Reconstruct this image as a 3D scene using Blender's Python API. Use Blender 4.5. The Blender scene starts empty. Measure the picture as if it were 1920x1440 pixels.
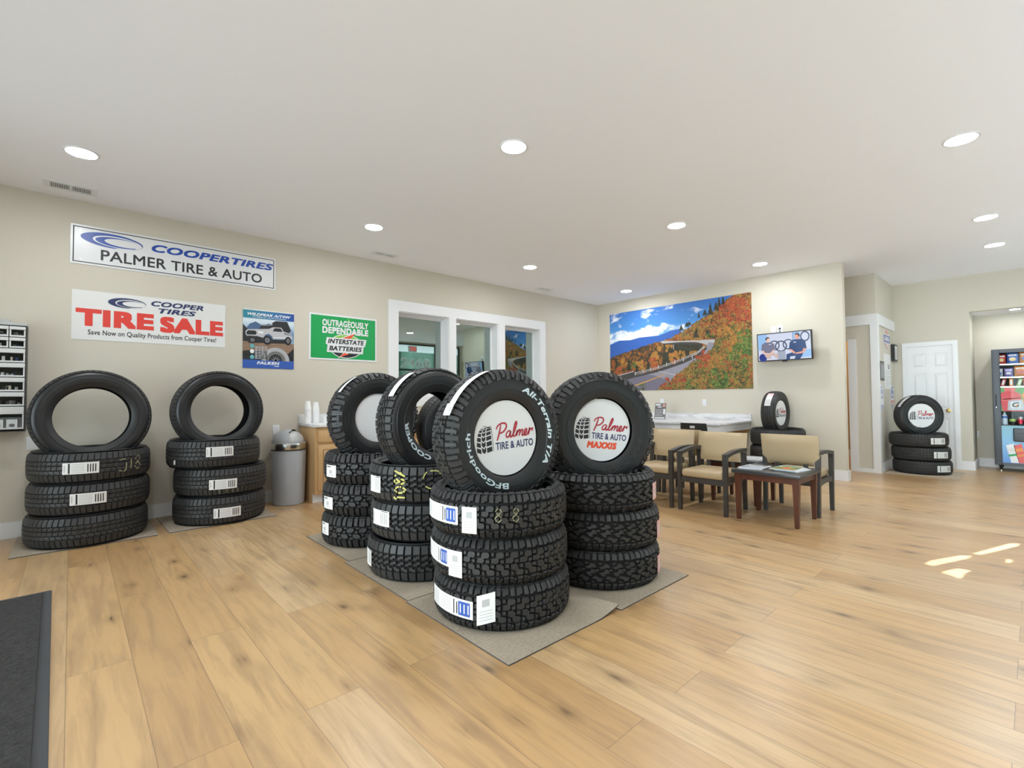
import bpy, bmesh, math, random
from math import sin, cos, pi, radians
from mathutils import Vector, Matrix

S = bpy.context.scene
COL = S.collection

# ------------------------------------------------------------------ camera, world, sun, exposure
YAW, PITCH, ROLL, FPX, EYE = radians(42.567), radians(1.6476), radians(-0.3919), 899.7, 1.17
_f = Vector((sin(YAW)*cos(PITCH), cos(YAW)*cos(PITCH), sin(PITCH)))
_r = Vector((cos(YAW), -sin(YAW), 0)); _u = _r.cross(_f)
_r, _u = cos(ROLL)*_r + sin(ROLL)*_u, cos(ROLL)*_u - sin(ROLL)*_r
cd = bpy.data.cameras.new('camera'); cam = bpy.data.objects.new('camera', cd); COL.objects.link(cam)
cd.sensor_width = 36; cd.lens = FPX/1920*36; cd.clip_start = 0.05
cam.matrix_world = Matrix(((_r.x, _u.x, -_f.x, 0), (_r.y, _u.y, -_f.y, 0), (_r.z, _u.z, -_f.z, EYE), (0, 0, 0, 1)))
S.camera = cam
S.view_settings.view_transform = 'Standard'; S.view_settings.look = 'None'
S.view_settings.gamma = 1; S.view_settings.use_curve_mapping = False
S.view_settings.exposure = 0.0
S.cycles.use_denoising = True
S.cycles.max_bounces = 10; S.cycles.diffuse_bounces = 6; S.cycles.glossy_bounces = 4
S.cycles.transparent_max_bounces = 12; S.cycles.sample_clamp_indirect = 12
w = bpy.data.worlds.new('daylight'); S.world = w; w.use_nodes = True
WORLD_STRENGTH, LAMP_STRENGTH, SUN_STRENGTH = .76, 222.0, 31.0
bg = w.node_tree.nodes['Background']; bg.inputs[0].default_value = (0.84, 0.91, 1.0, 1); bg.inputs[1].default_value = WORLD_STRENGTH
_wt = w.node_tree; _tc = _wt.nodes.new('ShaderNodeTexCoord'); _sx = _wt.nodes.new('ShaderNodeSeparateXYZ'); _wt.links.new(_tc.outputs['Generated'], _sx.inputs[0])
_cl = _wt.nodes.new('ShaderNodeMapRange'); _wt.links.new(_sx.outputs['X'], _cl.inputs['Value'])      # sky brightened beyond the left windows, added to light the mural wall
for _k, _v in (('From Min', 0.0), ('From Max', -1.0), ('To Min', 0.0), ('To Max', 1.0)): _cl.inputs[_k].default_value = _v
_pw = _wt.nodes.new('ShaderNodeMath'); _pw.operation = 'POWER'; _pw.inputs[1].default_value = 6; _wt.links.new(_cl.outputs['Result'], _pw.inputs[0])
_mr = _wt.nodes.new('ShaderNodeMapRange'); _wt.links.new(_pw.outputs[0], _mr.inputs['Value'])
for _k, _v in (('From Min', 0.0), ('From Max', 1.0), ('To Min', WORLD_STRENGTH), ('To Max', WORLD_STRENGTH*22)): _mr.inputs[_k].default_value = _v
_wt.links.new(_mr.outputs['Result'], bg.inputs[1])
SUNV = Vector((-0.917, 0.399, -0.50))          # direction the sunlight travels
sd = bpy.data.lights.new('sun', 'SUN'); sd.energy = SUN_STRENGTH; sd.angle = radians(0.2); sd.color = (0.90, 0.95, 1.0)
sun = bpy.data.objects.new('sun', sd); COL.objects.link(sun)
sun.rotation_euler = SUNV.to_track_quat('-Z', 'Y').to_euler(); sun.location = (12, -4, 6)

YA, XB, ZC = 5.953, 7.839, 3.03                # back wall, mural wall, ceiling height
XC, YC, XD, YF, XL = 8.97, 1.60, 10.28, -1.60, -2.6
XV, ZV = 11.0, 2.46                            # alcove back wall and alcove ceiling

# ------------------------------------------------------------------ materials
MATS = {}
def mat(name, col=(.8, .8, .8), rough=.6, metal=0, emit=None, estr=1, spec=.5, noise=0, nscale=20, bump=0, coat=0):
    if name in MATS: return MATS[name]
    m = bpy.data.materials.new(name); m.use_nodes = True; MATS[name] = m
    nt = m.node_tree; b = nt.nodes['Principled BSDF']
    b.inputs['Base Color'].default_value = (*col, 1); b.inputs['Roughness'].default_value = rough
    b.inputs['Metallic'].default_value = metal; b.inputs['Specular IOR Level'].default_value = spec
    b.inputs['Coat Weight'].default_value = coat
    if emit:
        b.inputs['Emission Color'].default_value = (*emit, 1); b.inputs['Emission Strength'].default_value = estr
    if noise or bump:
        tc = nt.nodes.new('ShaderNodeTexCoord'); n = nt.nodes.new('ShaderNodeTexNoise')
        n.inputs['Scale'].default_value = nscale; n.inputs['Detail'].default_value = 4
        nt.links.new(tc.outputs['Object'], n.inputs['Vector'])
        if noise:
            mx = nt.nodes.new('ShaderNodeMix'); mx.data_type = 'RGBA'
            mx.inputs['A'].default_value = (*[c*(1-noise) for c in col], 1); mx.inputs['B'].default_value = (*[min(1, c*(1+noise)) for c in col], 1)
            nt.links.new(n.outputs['Fac'], mx.inputs['Factor']); nt.links.new(mx.outputs['Result'], b.inputs['Base Color'])
        if bump:
            bp = nt.nodes.new('ShaderNodeBump'); bp.inputs['Strength'].default_value = bump; bp.inputs['Distance'].default_value = .002
            nt.links.new(n.outputs['Fac'], bp.inputs['Height']); nt.links.new(bp.outputs['Normal'], b.inputs['Normal'])
    return m

class NT:
    """small node-tree writer"""
    def __init__(s, name, rough=.6):
        s.m = bpy.data.materials.new(name); s.m.use_nodes = True; MATS[name] = s.m
        s.t = s.m.node_tree; s.b = s.t.nodes['Principled BSDF']; s.b.inputs['Roughness'].default_value = rough
    def put(s, sock, v):
        if hasattr(v, 'is_output'): s.t.links.new(v, sock)
        elif v is not None: sock.default_value = v
    def math(s, op, a, b=None, c=None):
        n = s.t.nodes.new('ShaderNodeMath'); n.operation = op
        for i, v in enumerate((a, b, c)): s.put(n.inputs[i], v)
        return n.outputs[0]
    def pos(s):
        n = s.t.nodes.new('ShaderNodeTexCoord'); x = s.t.nodes.new('ShaderNodeSeparateXYZ'); s.t.links.new(n.outputs['Object'], x.inputs[0])
        return n.outputs['Object'], x.outputs[0], x.outputs[1], x.outputs[2]
    def vec(s, x, y, z=0.0):
        n = s.t.nodes.new('ShaderNodeCombineXYZ')
        for i, v in enumerate((x, y, z)): s.put(n.inputs[i], v)
        return n.outputs[0]
    def noise(s, v, scale, detail=3, rough=.5, dist=0):
        n = s.t.nodes.new('ShaderNodeTexNoise'); s.put(n.inputs['Vector'], v)
        n.inputs['Scale'].default_value = scale; n.inputs['Detail'].default_value = detail; n.inputs['Roughness'].default_value = rough; n.inputs['Distortion'].default_value = dist
        return n.outputs['Fac']
    def voro(s, v, scale, out='Distance', rnd=1):
        n = s.t.nodes.new('ShaderNodeTexVoronoi'); s.put(n.inputs['Vector'], v); n.inputs['Scale'].default_value = scale; n.inputs['Randomness'].default_value = rnd
        return n.outputs[out]
    def white(s, v):
        n = s.t.nodes.new('ShaderNodeTexWhiteNoise'); n.noise_dimensions = '3D'; s.put(n.inputs['Vector'], v)
        return n.outputs['Value'], n.outputs['Color']
    def ramp(s, f, stops, interp='LINEAR'):
        n = s.t.nodes.new('ShaderNodeValToRGB'); s.put(n.inputs[0], f); cr = n.color_ramp; cr.interpolation = interp
        while len(cr.elements) < len(stops): cr.elements.new(.5)
        for e, (p, c) in zip(cr.elements, stops): e.position = p; e.color = (*c, 1) if len(c) == 3 else c
        return n.outputs['Color']
    def mix(s, f, a, b, mode='MIX'):
        n = s.t.nodes.new('ShaderNodeMix'); n.data_type = 'RGBA'; n.blend_type = mode
        s.put(n.inputs['Factor'], f)
        for k, v in (('A', a), ('B', b)): s.put(n.inputs[k], (*v, 1) if isinstance(v, tuple) and len(v) == 3 else v)
        return n.outputs['Result']
    def bump(s, h, strength=.3, dist=.002):
        n = s.t.nodes.new('ShaderNodeBump'); n.inputs['Strength'].default_value = strength; n.inputs['Distance'].default_value = dist
        s.put(n.inputs['Height'], h); s.t.links.new(n.outputs['Normal'], s.b.inputs['Normal'])
    def color(s, c): s.put(s.b.inputs['Base Color'], c)

def m_floor():
    n = NT('oak_plank_floor', .34); n.b.inputs['Coat Weight'].default_value = .6; n.b.inputs['Coat Roughness'].default_value = .3; _, x, y, _ = n.pos()
    W, L = .2217, 1.805
    k = n.math('FLOOR', n.math('DIVIDE', x, W)); par = n.math('FLOORED_MODULO', k, 2.0)
    yo = n.math('SUBTRACT', n.math('SUBTRACT', y, .992), n.math('MULTIPLY', par, .892))
    j = n.math('FLOOR', n.math('DIVIDE', yo, L))
    v, c = n.white(n.vec(k, j, 3.0))
    v2, _ = n.white(n.vec(k, j, 11.0))
    base = n.ramp(v, [(0, (.46, .27, .112)), (.3, (.54, .325, .138)), (.6, (.59, .37, .165)), (.85, (.53, .355, .185)), (1, (.66, .45, .23))])
    r10 = n.math('MULTIPLY', v2, 37.0)
    gv = n.vec(n.math('ADD', n.math('MULTIPLY', x, 14.0), r10), n.math('MULTIPLY', y, 1.1), r10)
    g = n.noise(gv, 1.6, 6, .62, .6)
    col = n.mix(n.math('MULTIPLY', n.math('SUBTRACT', g, .44), 2.6), base, (.27, .155, .075))
    gv2 = n.vec(n.math('ADD', n.math('MULTIPLY', x, 90.0), r10), n.math('MULTIPLY', y, 3.5), r10)
    g2 = n.noise(gv2, 1.3, 3)
    col = n.mix(n.math('MULTIPLY', g2, .22), col, (.70, .48, .25))
    cl = n.noise(n.vec(n.math('ADD', n.math('MULTIPLY', x, 7.0), r10), n.math('MULTIPLY', y, 1.6), r10), 1.2, 3)
    col = n.mix(n.math('MULTIPLY', n.math('GREATER_THAN', cl, .56), n.math('MULTIPLY', n.math('SUBTRACT', cl, .56), 2.2)), col, (.30, .185, .10))
    # knots
    kv = n.vec(n.math('ADD', n.math('MULTIPLY', x, 6.5), n.math('MULTIPLY', v2, 9.0)), n.math('MULTIPLY', y, 3.2), n.math('MULTIPLY', n.noise(gv, 4, 2), .5))
    d = n.voro(kv, 1.0); cr = n.voro(kv, 1.0, 'Color')
    sep = n.t.nodes.new('ShaderNodeSeparateColor'); n.t.links.new(cr, sep.inputs[0])
    on = n.math('LESS_THAN', sep.outputs[0], .55)
    ks = n.math('MULTIPLY', on, n.ramp(d, [(0, (1, 1, 1)), (.06, (.8, .8, .8)), (.16, (.30, .30, .30)), (.36, (0, 0, 0))]))
    col = n.mix(n.math('MULTIPLY', ks, .85), col, (.07, .034, .018))
    fx = n.math('FRACT', n.math('DIVIDE', x, W)); fy = n.math('FRACT', n.math('DIVIDE', yo, L))
    ex = n.math('MINIMUM', fx, n.math('SUBTRACT', 1.0, fx)); ey = n.math('MULTIPLY', n.math('MINIMUM', fy, n.math('SUBTRACT', 1.0, fy)), L/W)
    e = n.math('LESS_THAN', n.math('MINIMUM', ex, ey), .0065)
    col = n.mix(n.math('MULTIPLY', e, .6), col, (.16, .10, .06))
    n.color(col)
    n.put(n.b.inputs['Roughness'], n.math('ADD', .31, n.math('MULTIPLY', g2, .16)))
    n.bump(n.math('SUBTRACT', n.math('MULTIPLY', g2, .25), e), .25, .0015)
    return n.m

def m_wood(name, c1, c2, axis=2, scale=9, rough=.42):
    n = NT(name, rough); p, x, y, z = n.pos(); a = [x, y, z]
    vv = [n.math('MULTIPLY', q, scale if i != axis else scale*.07) for i, q in enumerate(a)]
    g = n.noise(n.vec(*vv), 1.5, 6, .6, .8)
    n.color(n.ramp(g, [(.25, c1), (.5, tuple((p+q)/2 for p, q in zip(c1, c2))), (.75, c2)])); n.bump(g, .12)
    return n.m

def m_carpet(name, c1, c2, scale=260, bump=.8, rough=.95):
    n = NT(name, rough); p, x, y, z = n.pos()
    g = n.noise(p, scale, 2, .7); g2 = n.noise(n.vec(n.math('MULTIPLY', x, 30.0), n.math('MULTIPLY', y, 120.0), 0.0), 1, 2)
    n.color(n.mix(n.math('MULTIPLY', n.math('ADD', g, g2), .5), c1, c2)); n.bump(g, bump, .006); n.b.inputs['Specular IOR Level'].default_value = .1
    return n.m

def m_marble(name):
    n = NT(name, .3); p, x, y, z = n.pos()
    g = n.noise(n.vec(n.math('MULTIPLY', x, 5.0), n.math('MULTIPLY', y, 1.6), n.math('MULTIPLY', z, 9.0)), 1.6, 6, .6, 1.2)
    n.color(n.ramp(g, [(.3, (.50, .50, .52)), (.5, (.72, .72, .74)), (.7, (.84, .84, .84))]))
    return n.m

def m_foliage(name, stops, scale=14, rough=.7):
    n = NT(name, rough); p, x, y, z = n.pos()
    c = n.voro(p, scale*2.4, 'Color'); sp = n.t.nodes.new('ShaderNodeSeparateColor'); n.t.links.new(c, sp.inputs[0])
    b = n.noise(p, scale*.22, 4, .65); f = n.noise(p, scale*5, 4, .7)
    v = n.math('ADD', n.math('MULTIPLY', sp.outputs[0], .38), n.math('ADD', n.math('MULTIPLY', b, .72), -.06))
    col = n.ramp(v, stops)
    n.color(n.mix(n.math('MULTIPLY', n.math('SUBTRACT', .60, f), 3.6), col, (.05, .035, .02)))
    return n.m

def m_sky_print(name):
    n = NT(name, .7); p, x, y, z = n.pos()
    g = n.noise(n.vec(n.math('MULTIPLY', x, 1.5), 0.0, n.math('MULTIPLY', z, 3.0)), 2.1, 8, .6, .25)
    grad = n.math('DIVIDE', z, 1.515)
    sky = n.ramp(grad, [(.60, (.25, .50, .80)), (.78, (.07, .26, .62)), (1.0, (.04, .16, .50))])
    band = n.ramp(grad, [(.60, (.10, .10, .10)), (.645, (.30, .30, .30)), (.72, (.25, .25, .25)), (.80, (.10, .10, .10)), (.87, (.02, .02, .02)), (.95, (.10, .10, .10)), (1.0, (.16, .16, .16))])
    fade = n.ramp(n.math('DIVIDE', x, 2.69), [(.35, (1, 1, 1)), (.7, (.35, .35, .35))])
    cl = n.ramp(n.math('ADD', g, n.math('MULTIPLY', band, fade)), [(.62, (0, 0, 0)), (.72, (.8, .8, .8)), (.82, (1, 1, 1))])
    n.color(n.mix(cl, sky, (.86, .88, .92)))
    return n.m

def m_glass(name, refl=.3, tint=(.62, .74, .68)):
    m = bpy.data.materials.new(name); m.use_nodes = True; MATS[name] = m; t = m.node_tree; t.nodes.clear()
    o = t.nodes.new('ShaderNodeOutputMaterial'); mx = t.nodes.new('ShaderNodeMixShader'); a = t.nodes.new('ShaderNodeBsdfTransparent'); g = t.nodes.new('ShaderNodeBsdfGlossy')
    a.inputs[0].default_value = (*tint, 1); g.inputs['Roughness'].default_value = .0; g.inputs[0].default_value = (.88, .97, .93, 1)
    lw = t.nodes.new('ShaderNodeLayerWeight'); lw.inputs[0].default_value = .35
    pw = t.nodes.new('ShaderNodeMath'); pw.operation = 'POWER'; pw.inputs[1].default_value = 4; lw.inputs[0].default_value = .5
    ad = t.nodes.new('ShaderNodeMath'); ad.operation = 'MULTIPLY_ADD'; ad.inputs[1].default_value = .55; ad.inputs[2].default_value = refl; ad.use_clamp = True
    t.links.new(lw.outputs['Facing'], pw.inputs[0]); t.links.new(pw.outputs[0], ad.inputs[0]); t.links.new(ad.outputs[0], mx.inputs[0]); t.links.new(a.outputs[0], mx.inputs[1]); t.links.new(g.outputs[0], mx.inputs[2]); t.links.new(mx.outputs[0], o.inputs[0])
    return m

def m_rubber(name, c=(.022, .022, .024), rough=.55):
    n = NT(name, rough); p, x, y, z = n.pos()
    g = n.noise(p, 9, 4, .6)
    n.color(n.mix(g, tuple(k*.75 for k in c), tuple(k*1.35 for k in c)))
    n.put(n.b.inputs['Roughness'], n.math('ADD', rough-.1, n.math('MULTIPLY', g, .22)))
    n.bump(n.noise(p, 160, 2), .08)
    return n.m

def m_paint(name):
    m = bpy.data.materials.new(name); m.use_nodes = True; MATS[name] = m; t = m.node_tree; t.nodes.clear()
    o = t.nodes.new('ShaderNodeOutputMaterial'); mx = t.nodes.new('ShaderNodeMixShader'); a = t.nodes.new('ShaderNodeBsdfDiffuse'); g = t.nodes.new('ShaderNodeBsdfTranslucent')
    a.inputs[0].default_value = g.inputs[0].default_value = (.92, .95, .94, 1); mx.inputs[0].default_value = .6
    t.links.new(a.outputs[0], mx.inputs[1]); t.links.new(g.outputs[0], mx.inputs[2]); t.links.new(mx.outputs[0], o.inputs[0])
m_floor(); m_paint('window_paint')
mat('wall_paint', (.61, .570, .482), .75, bump=.05, nscale=180)
mat('ceiling_paint', (.865, .868, .90), .85)
mat('trim_white', (.78, .785, .80), .4)
mat('sheet_white', (.74, .75, .765), .28)
mat('paper', (.75, .75, .74), .6); mat('paper_gray', (.45, .45, .46), .6); mat('ink_black', (.02, .02, .025), .5)
mat('navy', (.022, .035, .12), .4); mat('blue_print', (.03, .10, .42), .4); mat('royal', (.015, .07, .38), .35)
mat('red_script', (.42, .03, .05), .4); mat('orange_red', (.80, .09, .03), .4); mat('sale_red', (.72, .05, .035), .5)
mat('sign_green', (.0, .33, .075), .35); mat('lime', (.25, .55, .08), .4)
mat('black_plastic', (.012, .012, .013), .4); mat('dark_metal', (.045, .043, .042), .45)
mat('chair_frame', (.050, .046, .043), .42, noise=.15, nscale=30)
mat('vinyl_tan', (.48, .365, .22), .42, bump=.1, nscale=220)
mat('steel', (.62, .61, .60), .22, 1); mat('brass', (.62, .45, .16), .25, 1)
mat('bin_gray', (.40, .42, .45), .38); mat('bin_dark', (.03, .03, .03), .4)
mat('plastic_clear_gray', (.50, .51, .51), .3); mat('plastic_light', (.68, .69, .69), .35)
mat('cup_white', (.88, .88, .88), .5)
mat('letter_white', (.62, .74, .80), .5); mat('chalk', (.55, .52, .16), .8); mat('chalk_pale', (.27, .255, .15), .8)
mat('tag_pink', (.80, .50, .50), .6)
mat('slot_dark', (.02, .022, .024), .1)
mat('pavement', (.53, .54, .56), .9, noise=.1)
mat('bath_paint', (.46, .33, .17), .7)
mat('office_paint', (.40, .42, .36), .8)
mat('hedge', (.26, .42, .34), .9, noise=.6, nscale=9)
mat('slate_top', (.045, .047, .052), .28)
mat('vend_body', (.075, .088, .105), .38); mat('vend_edge', (.012, .014, .016), .4)
m_wood('oak_cabinet', (.50, .30, .135), (.64, .42, .21), 2)
m_wood('cherry', (.075, .022, .011), (.125, .040, .020), 2, 12, .35)
m_carpet('rug_beige', (.21, .17, .128), (.58, .50, .395), 110); m_carpet('mat_charcoal', (.002, .002, .002), (.095, .093, .09), 48, 1.0)
mat('mat_border', (.05, .052, .058), .7); mat('cardboard', (.45, .37, .28), .9)
m_marble('marble_laminate')
m_glass('office_glass', .30); m_glass('store_glass', .02, (.93, .97, .95)); m_glass('vend_glass', .004, (.97, .98, .98))
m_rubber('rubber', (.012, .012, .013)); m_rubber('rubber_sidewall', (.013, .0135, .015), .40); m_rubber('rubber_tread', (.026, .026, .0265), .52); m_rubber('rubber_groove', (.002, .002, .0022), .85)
mat('sign_red', (.66, .33, .29), .5); mat('sign_blue', (.24, .27, .46), .5); mat('pale_blue', (.42, .44, .62), .5)
mat('lamp_lens', (1, 1, 1), .5, emit=(.93, .968, 1), estr=LAMP_STRENGTH)

# ------------------------------------------------------------------ mesh building
class MB:
    def __init__(s, ls=.0009): s.v = []; s.f = []; s.mi = []; s.sm = []; s.names = []; s.ls = ls
    def mid(s, name):
        if name not in s.names: s.names.append(name)
        return s.names.index(name)
    def add(s, vs, fs, m, smooth=False, M=None):
        o = len(s.v); s.v += [tuple(M @ Vector(v)) if M else tuple(v) for v in vs]; i = s.mid(m)
        for f in fs: s.f.append(tuple(o+k for k in f)); s.mi.append(i); s.sm.append(smooth)
        return s
    def box(s, x0, x1, y0, y1, z0, z1, m, M=None):
        vs = [(x, y, z) for z in (z0, z1) for y in (y0, y1) for x in (x0, x1)]
        return s.add(vs, [(0, 2, 3, 1), (4, 5, 7, 6), (0, 1, 5, 4), (2, 6, 7, 3), (0, 4, 6, 2), (1, 3, 7, 5)], m, False, M)
    def rbox(s, x0, x1, y0, y1, z0, z1, m, b=.006, seg=2, M=None):
        bm = bmesh.new(); bmesh.ops.create_cube(bm, size=1)
        for v in bm.verts: v.co = Vector(((x0+x1)/2+v.co.x*(x1-x0), (y0+y1)/2+v.co.y*(y1-y0), (z0+z1)/2+v.co.z*(z1-z0)))
        bmesh.ops.bevel(bm, geom=bm.edges[:], offset=b, segments=seg, profile=.5, affect='EDGES')
        return s.bm(bm, m, True, M)
    def bm(s, bm, m, smooth=True, M=None):
        bm.verts.ensure_lookup_table(); bm.verts.index_update()
        s.add([v.co[:] for v in bm.verts], [[v.index for v in f.verts] for f in bm.faces], m, smooth, M); bm.free(); return s
    def lathe(s, prof, m, n=32, M=None, smooth=True, closed=False):
        """prof: (r, z) points turned about Z"""
        k = len(prof); vs = [(r*cos(2*pi*i/n), r*sin(2*pi*i/n), z) for i in range(n) for r, z in prof]; fs = []
        for i in range(n):
            a, b = i*k, ((i+1) % n)*k
            for j in range(k if closed else k-1):
                j2 = (j+1) % k; fs.append((a+j, b+j, b+j2, a+j2))
        return s.add(vs, fs, m, smooth, M)
    def cyl(s, p0, p1, r0, r1, m, n=16, caps=True):
        p0, p1 = Vector(p0), Vector(p1); d = (p1-p0); q = d.to_track_quat('Z', 'Y').to_matrix(); L = d.length
        vs = [p0+q @ Vector((r*cos(2*pi*i/n), r*sin(2*pi*i/n), z)) for r, z in ((r0, 0), (r1, L)) for i in range(n)]
        s.add(vs, [(i, (i+1) % n, n+(i+1) % n, n+i) for i in range(n)], m, True)
        if caps: s.add(vs, [tuple(range(n-1, -1, -1)), tuple(range(n, 2*n))], m, False)
        return s
    def prism(s, poly, z0, z1, m, M=None):
        n = len(poly); vs = [(x, y, z0) for x, y in poly]+[(x, y, z1) for x, y in poly]
        return s.add(vs, [tuple(range(n-1, -1, -1)), tuple(range(n, 2*n))]+[(i, (i+1) % n, n+(i+1) % n, n+i) for i in range(n)], m, False, M)
    # flat print: local X right, Z up, the sheet's front looks towards -Y
    def pr(s, poly, m, layer=1, y=0.0):
        return s.add([(u, y-layer*s.ls, v) for u, v in poly], [tuple(range(len(poly)))], m)
    def rect(s, u0, u1, v0, v1, m, layer=1, y=0.0): return s.pr([(u0, v0), (u1, v0), (u1, v1), (u0, v1)], m, layer, y)
    def disc(s, u, v, a, b, m, layer=1, n=28, y=0.0, rot=0):
        c, q = cos(rot), sin(rot)
        return s.pr([(u+a*cos(t)*c-b*sin(t)*q, v+a*cos(t)*q+b*sin(t)*c) for t in (2*pi*i/n for i in range(n))], m, layer, y)
    def ring(s, u, v, a, b, k, m, layer=1, n=32, du=0, dv=0, y=0.0, rot=0, t0=0, t1=2*pi):
        """crescent or ring between an ellipse and the same one scaled by k and shifted by du, dv"""
        c, q = cos(rot), sin(rot); P = []
        for i in range(n+1):
            t = t0+(t1-t0)*i/n
            for kk, ou, ov in ((1, 0, 0), (k, du, dv)):
                x, z = a*kk*cos(t)+ou, b*kk*sin(t)+ov; P.append((u+x*c-z*q, y-layer*s.ls, v+x*q+z*c))
        return s.add(P, [(2*i, 2*i+2, 2*i+3, 2*i+1) for i in range(n)], m)
    def text(s, body, u0, u1, v0, v1, m, layer=2, bold=0.0, shear=0.0, y=0.0, fn=None, keep=False):
        vs, fs = glyphs(body, bold, shear)
        W, H = max(v[0] for v in vs), max(v[1] for v in vs)
        sx, sz = (u1-u0)/W, (v1-v0)/H
        if fn is None: fn = lambda a, b, k: (a, y-layer*s.ls-k*4e-5, b)
        return s.add([fn(u0+a*sx, v0+b*sz, k) for a, b, k in vs], fs, m)
    def build(s, name, parent=None, loc=None, rot=None, angle=35):
        me = bpy.data.meshes.new(name); me.from_pydata(s.v, [], s.f)
        for n in s.names: me.materials.append(MATS[n])
        me.polygons.foreach_set('material_index', s.mi); me.polygons.foreach_set('use_smooth', s.sm)
        if any(s.sm): me.set_sharp_from_angle(angle=radians(angle))
        me.update()
        o = bpy.data.objects.new(name, me); COL.objects.link(o)
        if parent is not None: o.parent = parent
        if loc is not None: o.location = loc
        if rot is not None: o.rotation_euler = rot
        return o

GL = {}
def glyphs(body, bold=0.0, shear=0.0):
    k = (body, bold, shear)
    if k not in GL:
        c = bpy.data.curves.new('lettering', 'FONT'); c.body = body; c.space_character = 1+bold*1.7; c.shear = shear; c.resolution_u = 4; c.fill_mode = 'FRONT'
        o = bpy.data.objects.new('lettering', c); COL.objects.link(o)
        dg = bpy.context.evaluated_depsgraph_get(); me = o.evaluated_get(dg).to_mesh()
        vs = [(v.co.x, v.co.y) for v in me.vertices]; fs = [tuple(p.vertices) for p in me.polygons]
        o.evaluated_get(dg).to_mesh_clear(); bpy.data.objects.remove(o); bpy.data.curves.remove(c)
        of = [(0, 0)] if not bold else [(dx*bold, dy*bold) for dx in ((-1, 1) if bold < .02 else (-1, 0, 1)) for dy in ((-1, 1) if bold < .02 else (-1, 0, 1))]     # heavier strokes
        n = len(vs); V = [(a+dx, b+dy, i) for i, (dx, dy) in enumerate(of) for a, b in vs]; fs = [tuple(q+i*n for q in f) for i in range(len(of)) for f in fs]
        x0, y0 = min(v[0] for v in V), min(v[1] for v in V)
        GL[k] = ([(a-x0, b-y0, i) for a, b, i in V], fs)
    return GL[k]

def thing(name, label, cat, loc=(0, 0, 0), rot=(0, 0, 0), group=None):
    o = bpy.data.objects.new(name, None); COL.objects.link(o); o.location = loc; o.rotation_euler = rot; o.empty_display_size = .1
    return tag(o, label, cat, group)
def tag(o, label, cat, group=None):
    o['label'] = label; o['category'] = cat
    if group: o['group'] = group
    return o
def struct(o): o['kind'] = 'structure'; return o
def sbox(name, *a, m='wall_paint'):
    """one structural mesh of boxes"""
    b = MB()
    for x in a: b.box(*x[:6], x[6] if len(x) > 6 else m)
    return struct(b.build(name))
def bez(pts, n=8):
    """Catmull-Rom through pts"""
    P = [Vector(p) for p in pts]; P = [2*P[0]-P[1]]+P+[2*P[-1]-P[-2]]; out = []
    for i in range(1, len(P)-2):
        for j in range(n):
            t = j/n; a, b, c, d = P[i-1:i+3]
            out.append(.5*((2*b)+(c-a)*t+(2*a-5*b+4*c-d)*t*t+(3*b-a-3*c+d)*t**3))
    out.append(P[-2]); return out
def ribbon(pts, wd):
    """quads along a 2-D stroke"""
    L, R = [], []
    for i, p in enumerate(pts):
        d = (pts[min(i+1, len(pts)-1)]-pts[max(i-1, 0)]).normalized(); n = Vector((-d.y, d.x))
        k = wd*.5*(.72+.28*sin(pi*min(1, i/max(1, len(pts)-1)))); L.append(p+n*k); R.append(p-n*k)
    return [(L[i], R[i], R[i+1], L[i+1]) for i in range(len(pts)-1)]
# ------------------------------------------------------------------ the room
sbox('floor', (XL-.1, 11.2, YF-.1, 9.3, -.1, 0), m='oak_plank_floor')
sbox('ceiling', (XL-.1, XD+.12, YF-.1, 9.3, ZC, ZC+.1), (XD+.12, 11.2, 1.5, 9.3, ZC, ZC+.1), m='ceiling_paint')
struct(MB().box(XD+.1, XV+.1, YF-.1, .70, ZV, ZV+.08, 'ceiling_paint').build('ceiling_alcove'))
WIN = ((3.325, 4.177), (4.305, 5.161), (5.302, 6.15)); ZW0, ZW1, DW = 1.20, 2.385, .20
sbox('wall_back', (XL, 3.325, YA, YA+DW, 0, ZC), (6.15, 9.1, YA, YA+DW, 0, ZC), (3.325, 6.15, YA, YA+DW, 0, ZW0), (3.325, 6.15, YA, YA+DW, ZW1, ZC),
     (4.177, 4.305, YA, YA+DW, ZW0, ZW1), (5.161, 5.302, YA, YA+DW, ZW0, ZW1))
sbox('wall_right', (XB, XB+.115, 1.765, YA, 0, ZC))
LW = ((-1.3, .6, .25, 2.6), (.8, 2.7, .02, 2.6), (2.9, 4.8, .25, 2.6))  # openings in the unseen left wall, added to light the mural wall
lb = []; ys = YF
for a, b, z0, z1 in LW: lb += [(XL-.1, XL, ys, a, 0, ZC), (XL-.1, XL, a, b, 0, z0), (XL-.1, XL, a, b, z1, ZC)]; ys = b
sbox('wall_left', *lb, (XL-.1, XL, ys, YA, 0, ZC))
for i, (a, b, z0, z1) in enumerate(LW):
    f = MB(); X_ = XL-.05
    for u0, u1, v0, v1 in ((a, b, z0, z0+.05), (a, b, z1-.05, z1), (a, a+.05, z0+.05, z1-.05), (b-.05, b, z0+.05, z1-.05), (a+.05, b-.05, 2.08, 2.14), ((a+b)/2-.03, (a+b)/2+.03, z0+.05, 2.08)): f.box(X_-.03, X_+.03, u0, u1, v0, v1, 'dark_metal')
    wn = struct(f.build('window_%d' % (i+10))); struct(MB().box(X_-.002, X_+.002, a+.05, b-.05, z0+.05, z1-.05, 'store_glass').build('pane', wn))
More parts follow.
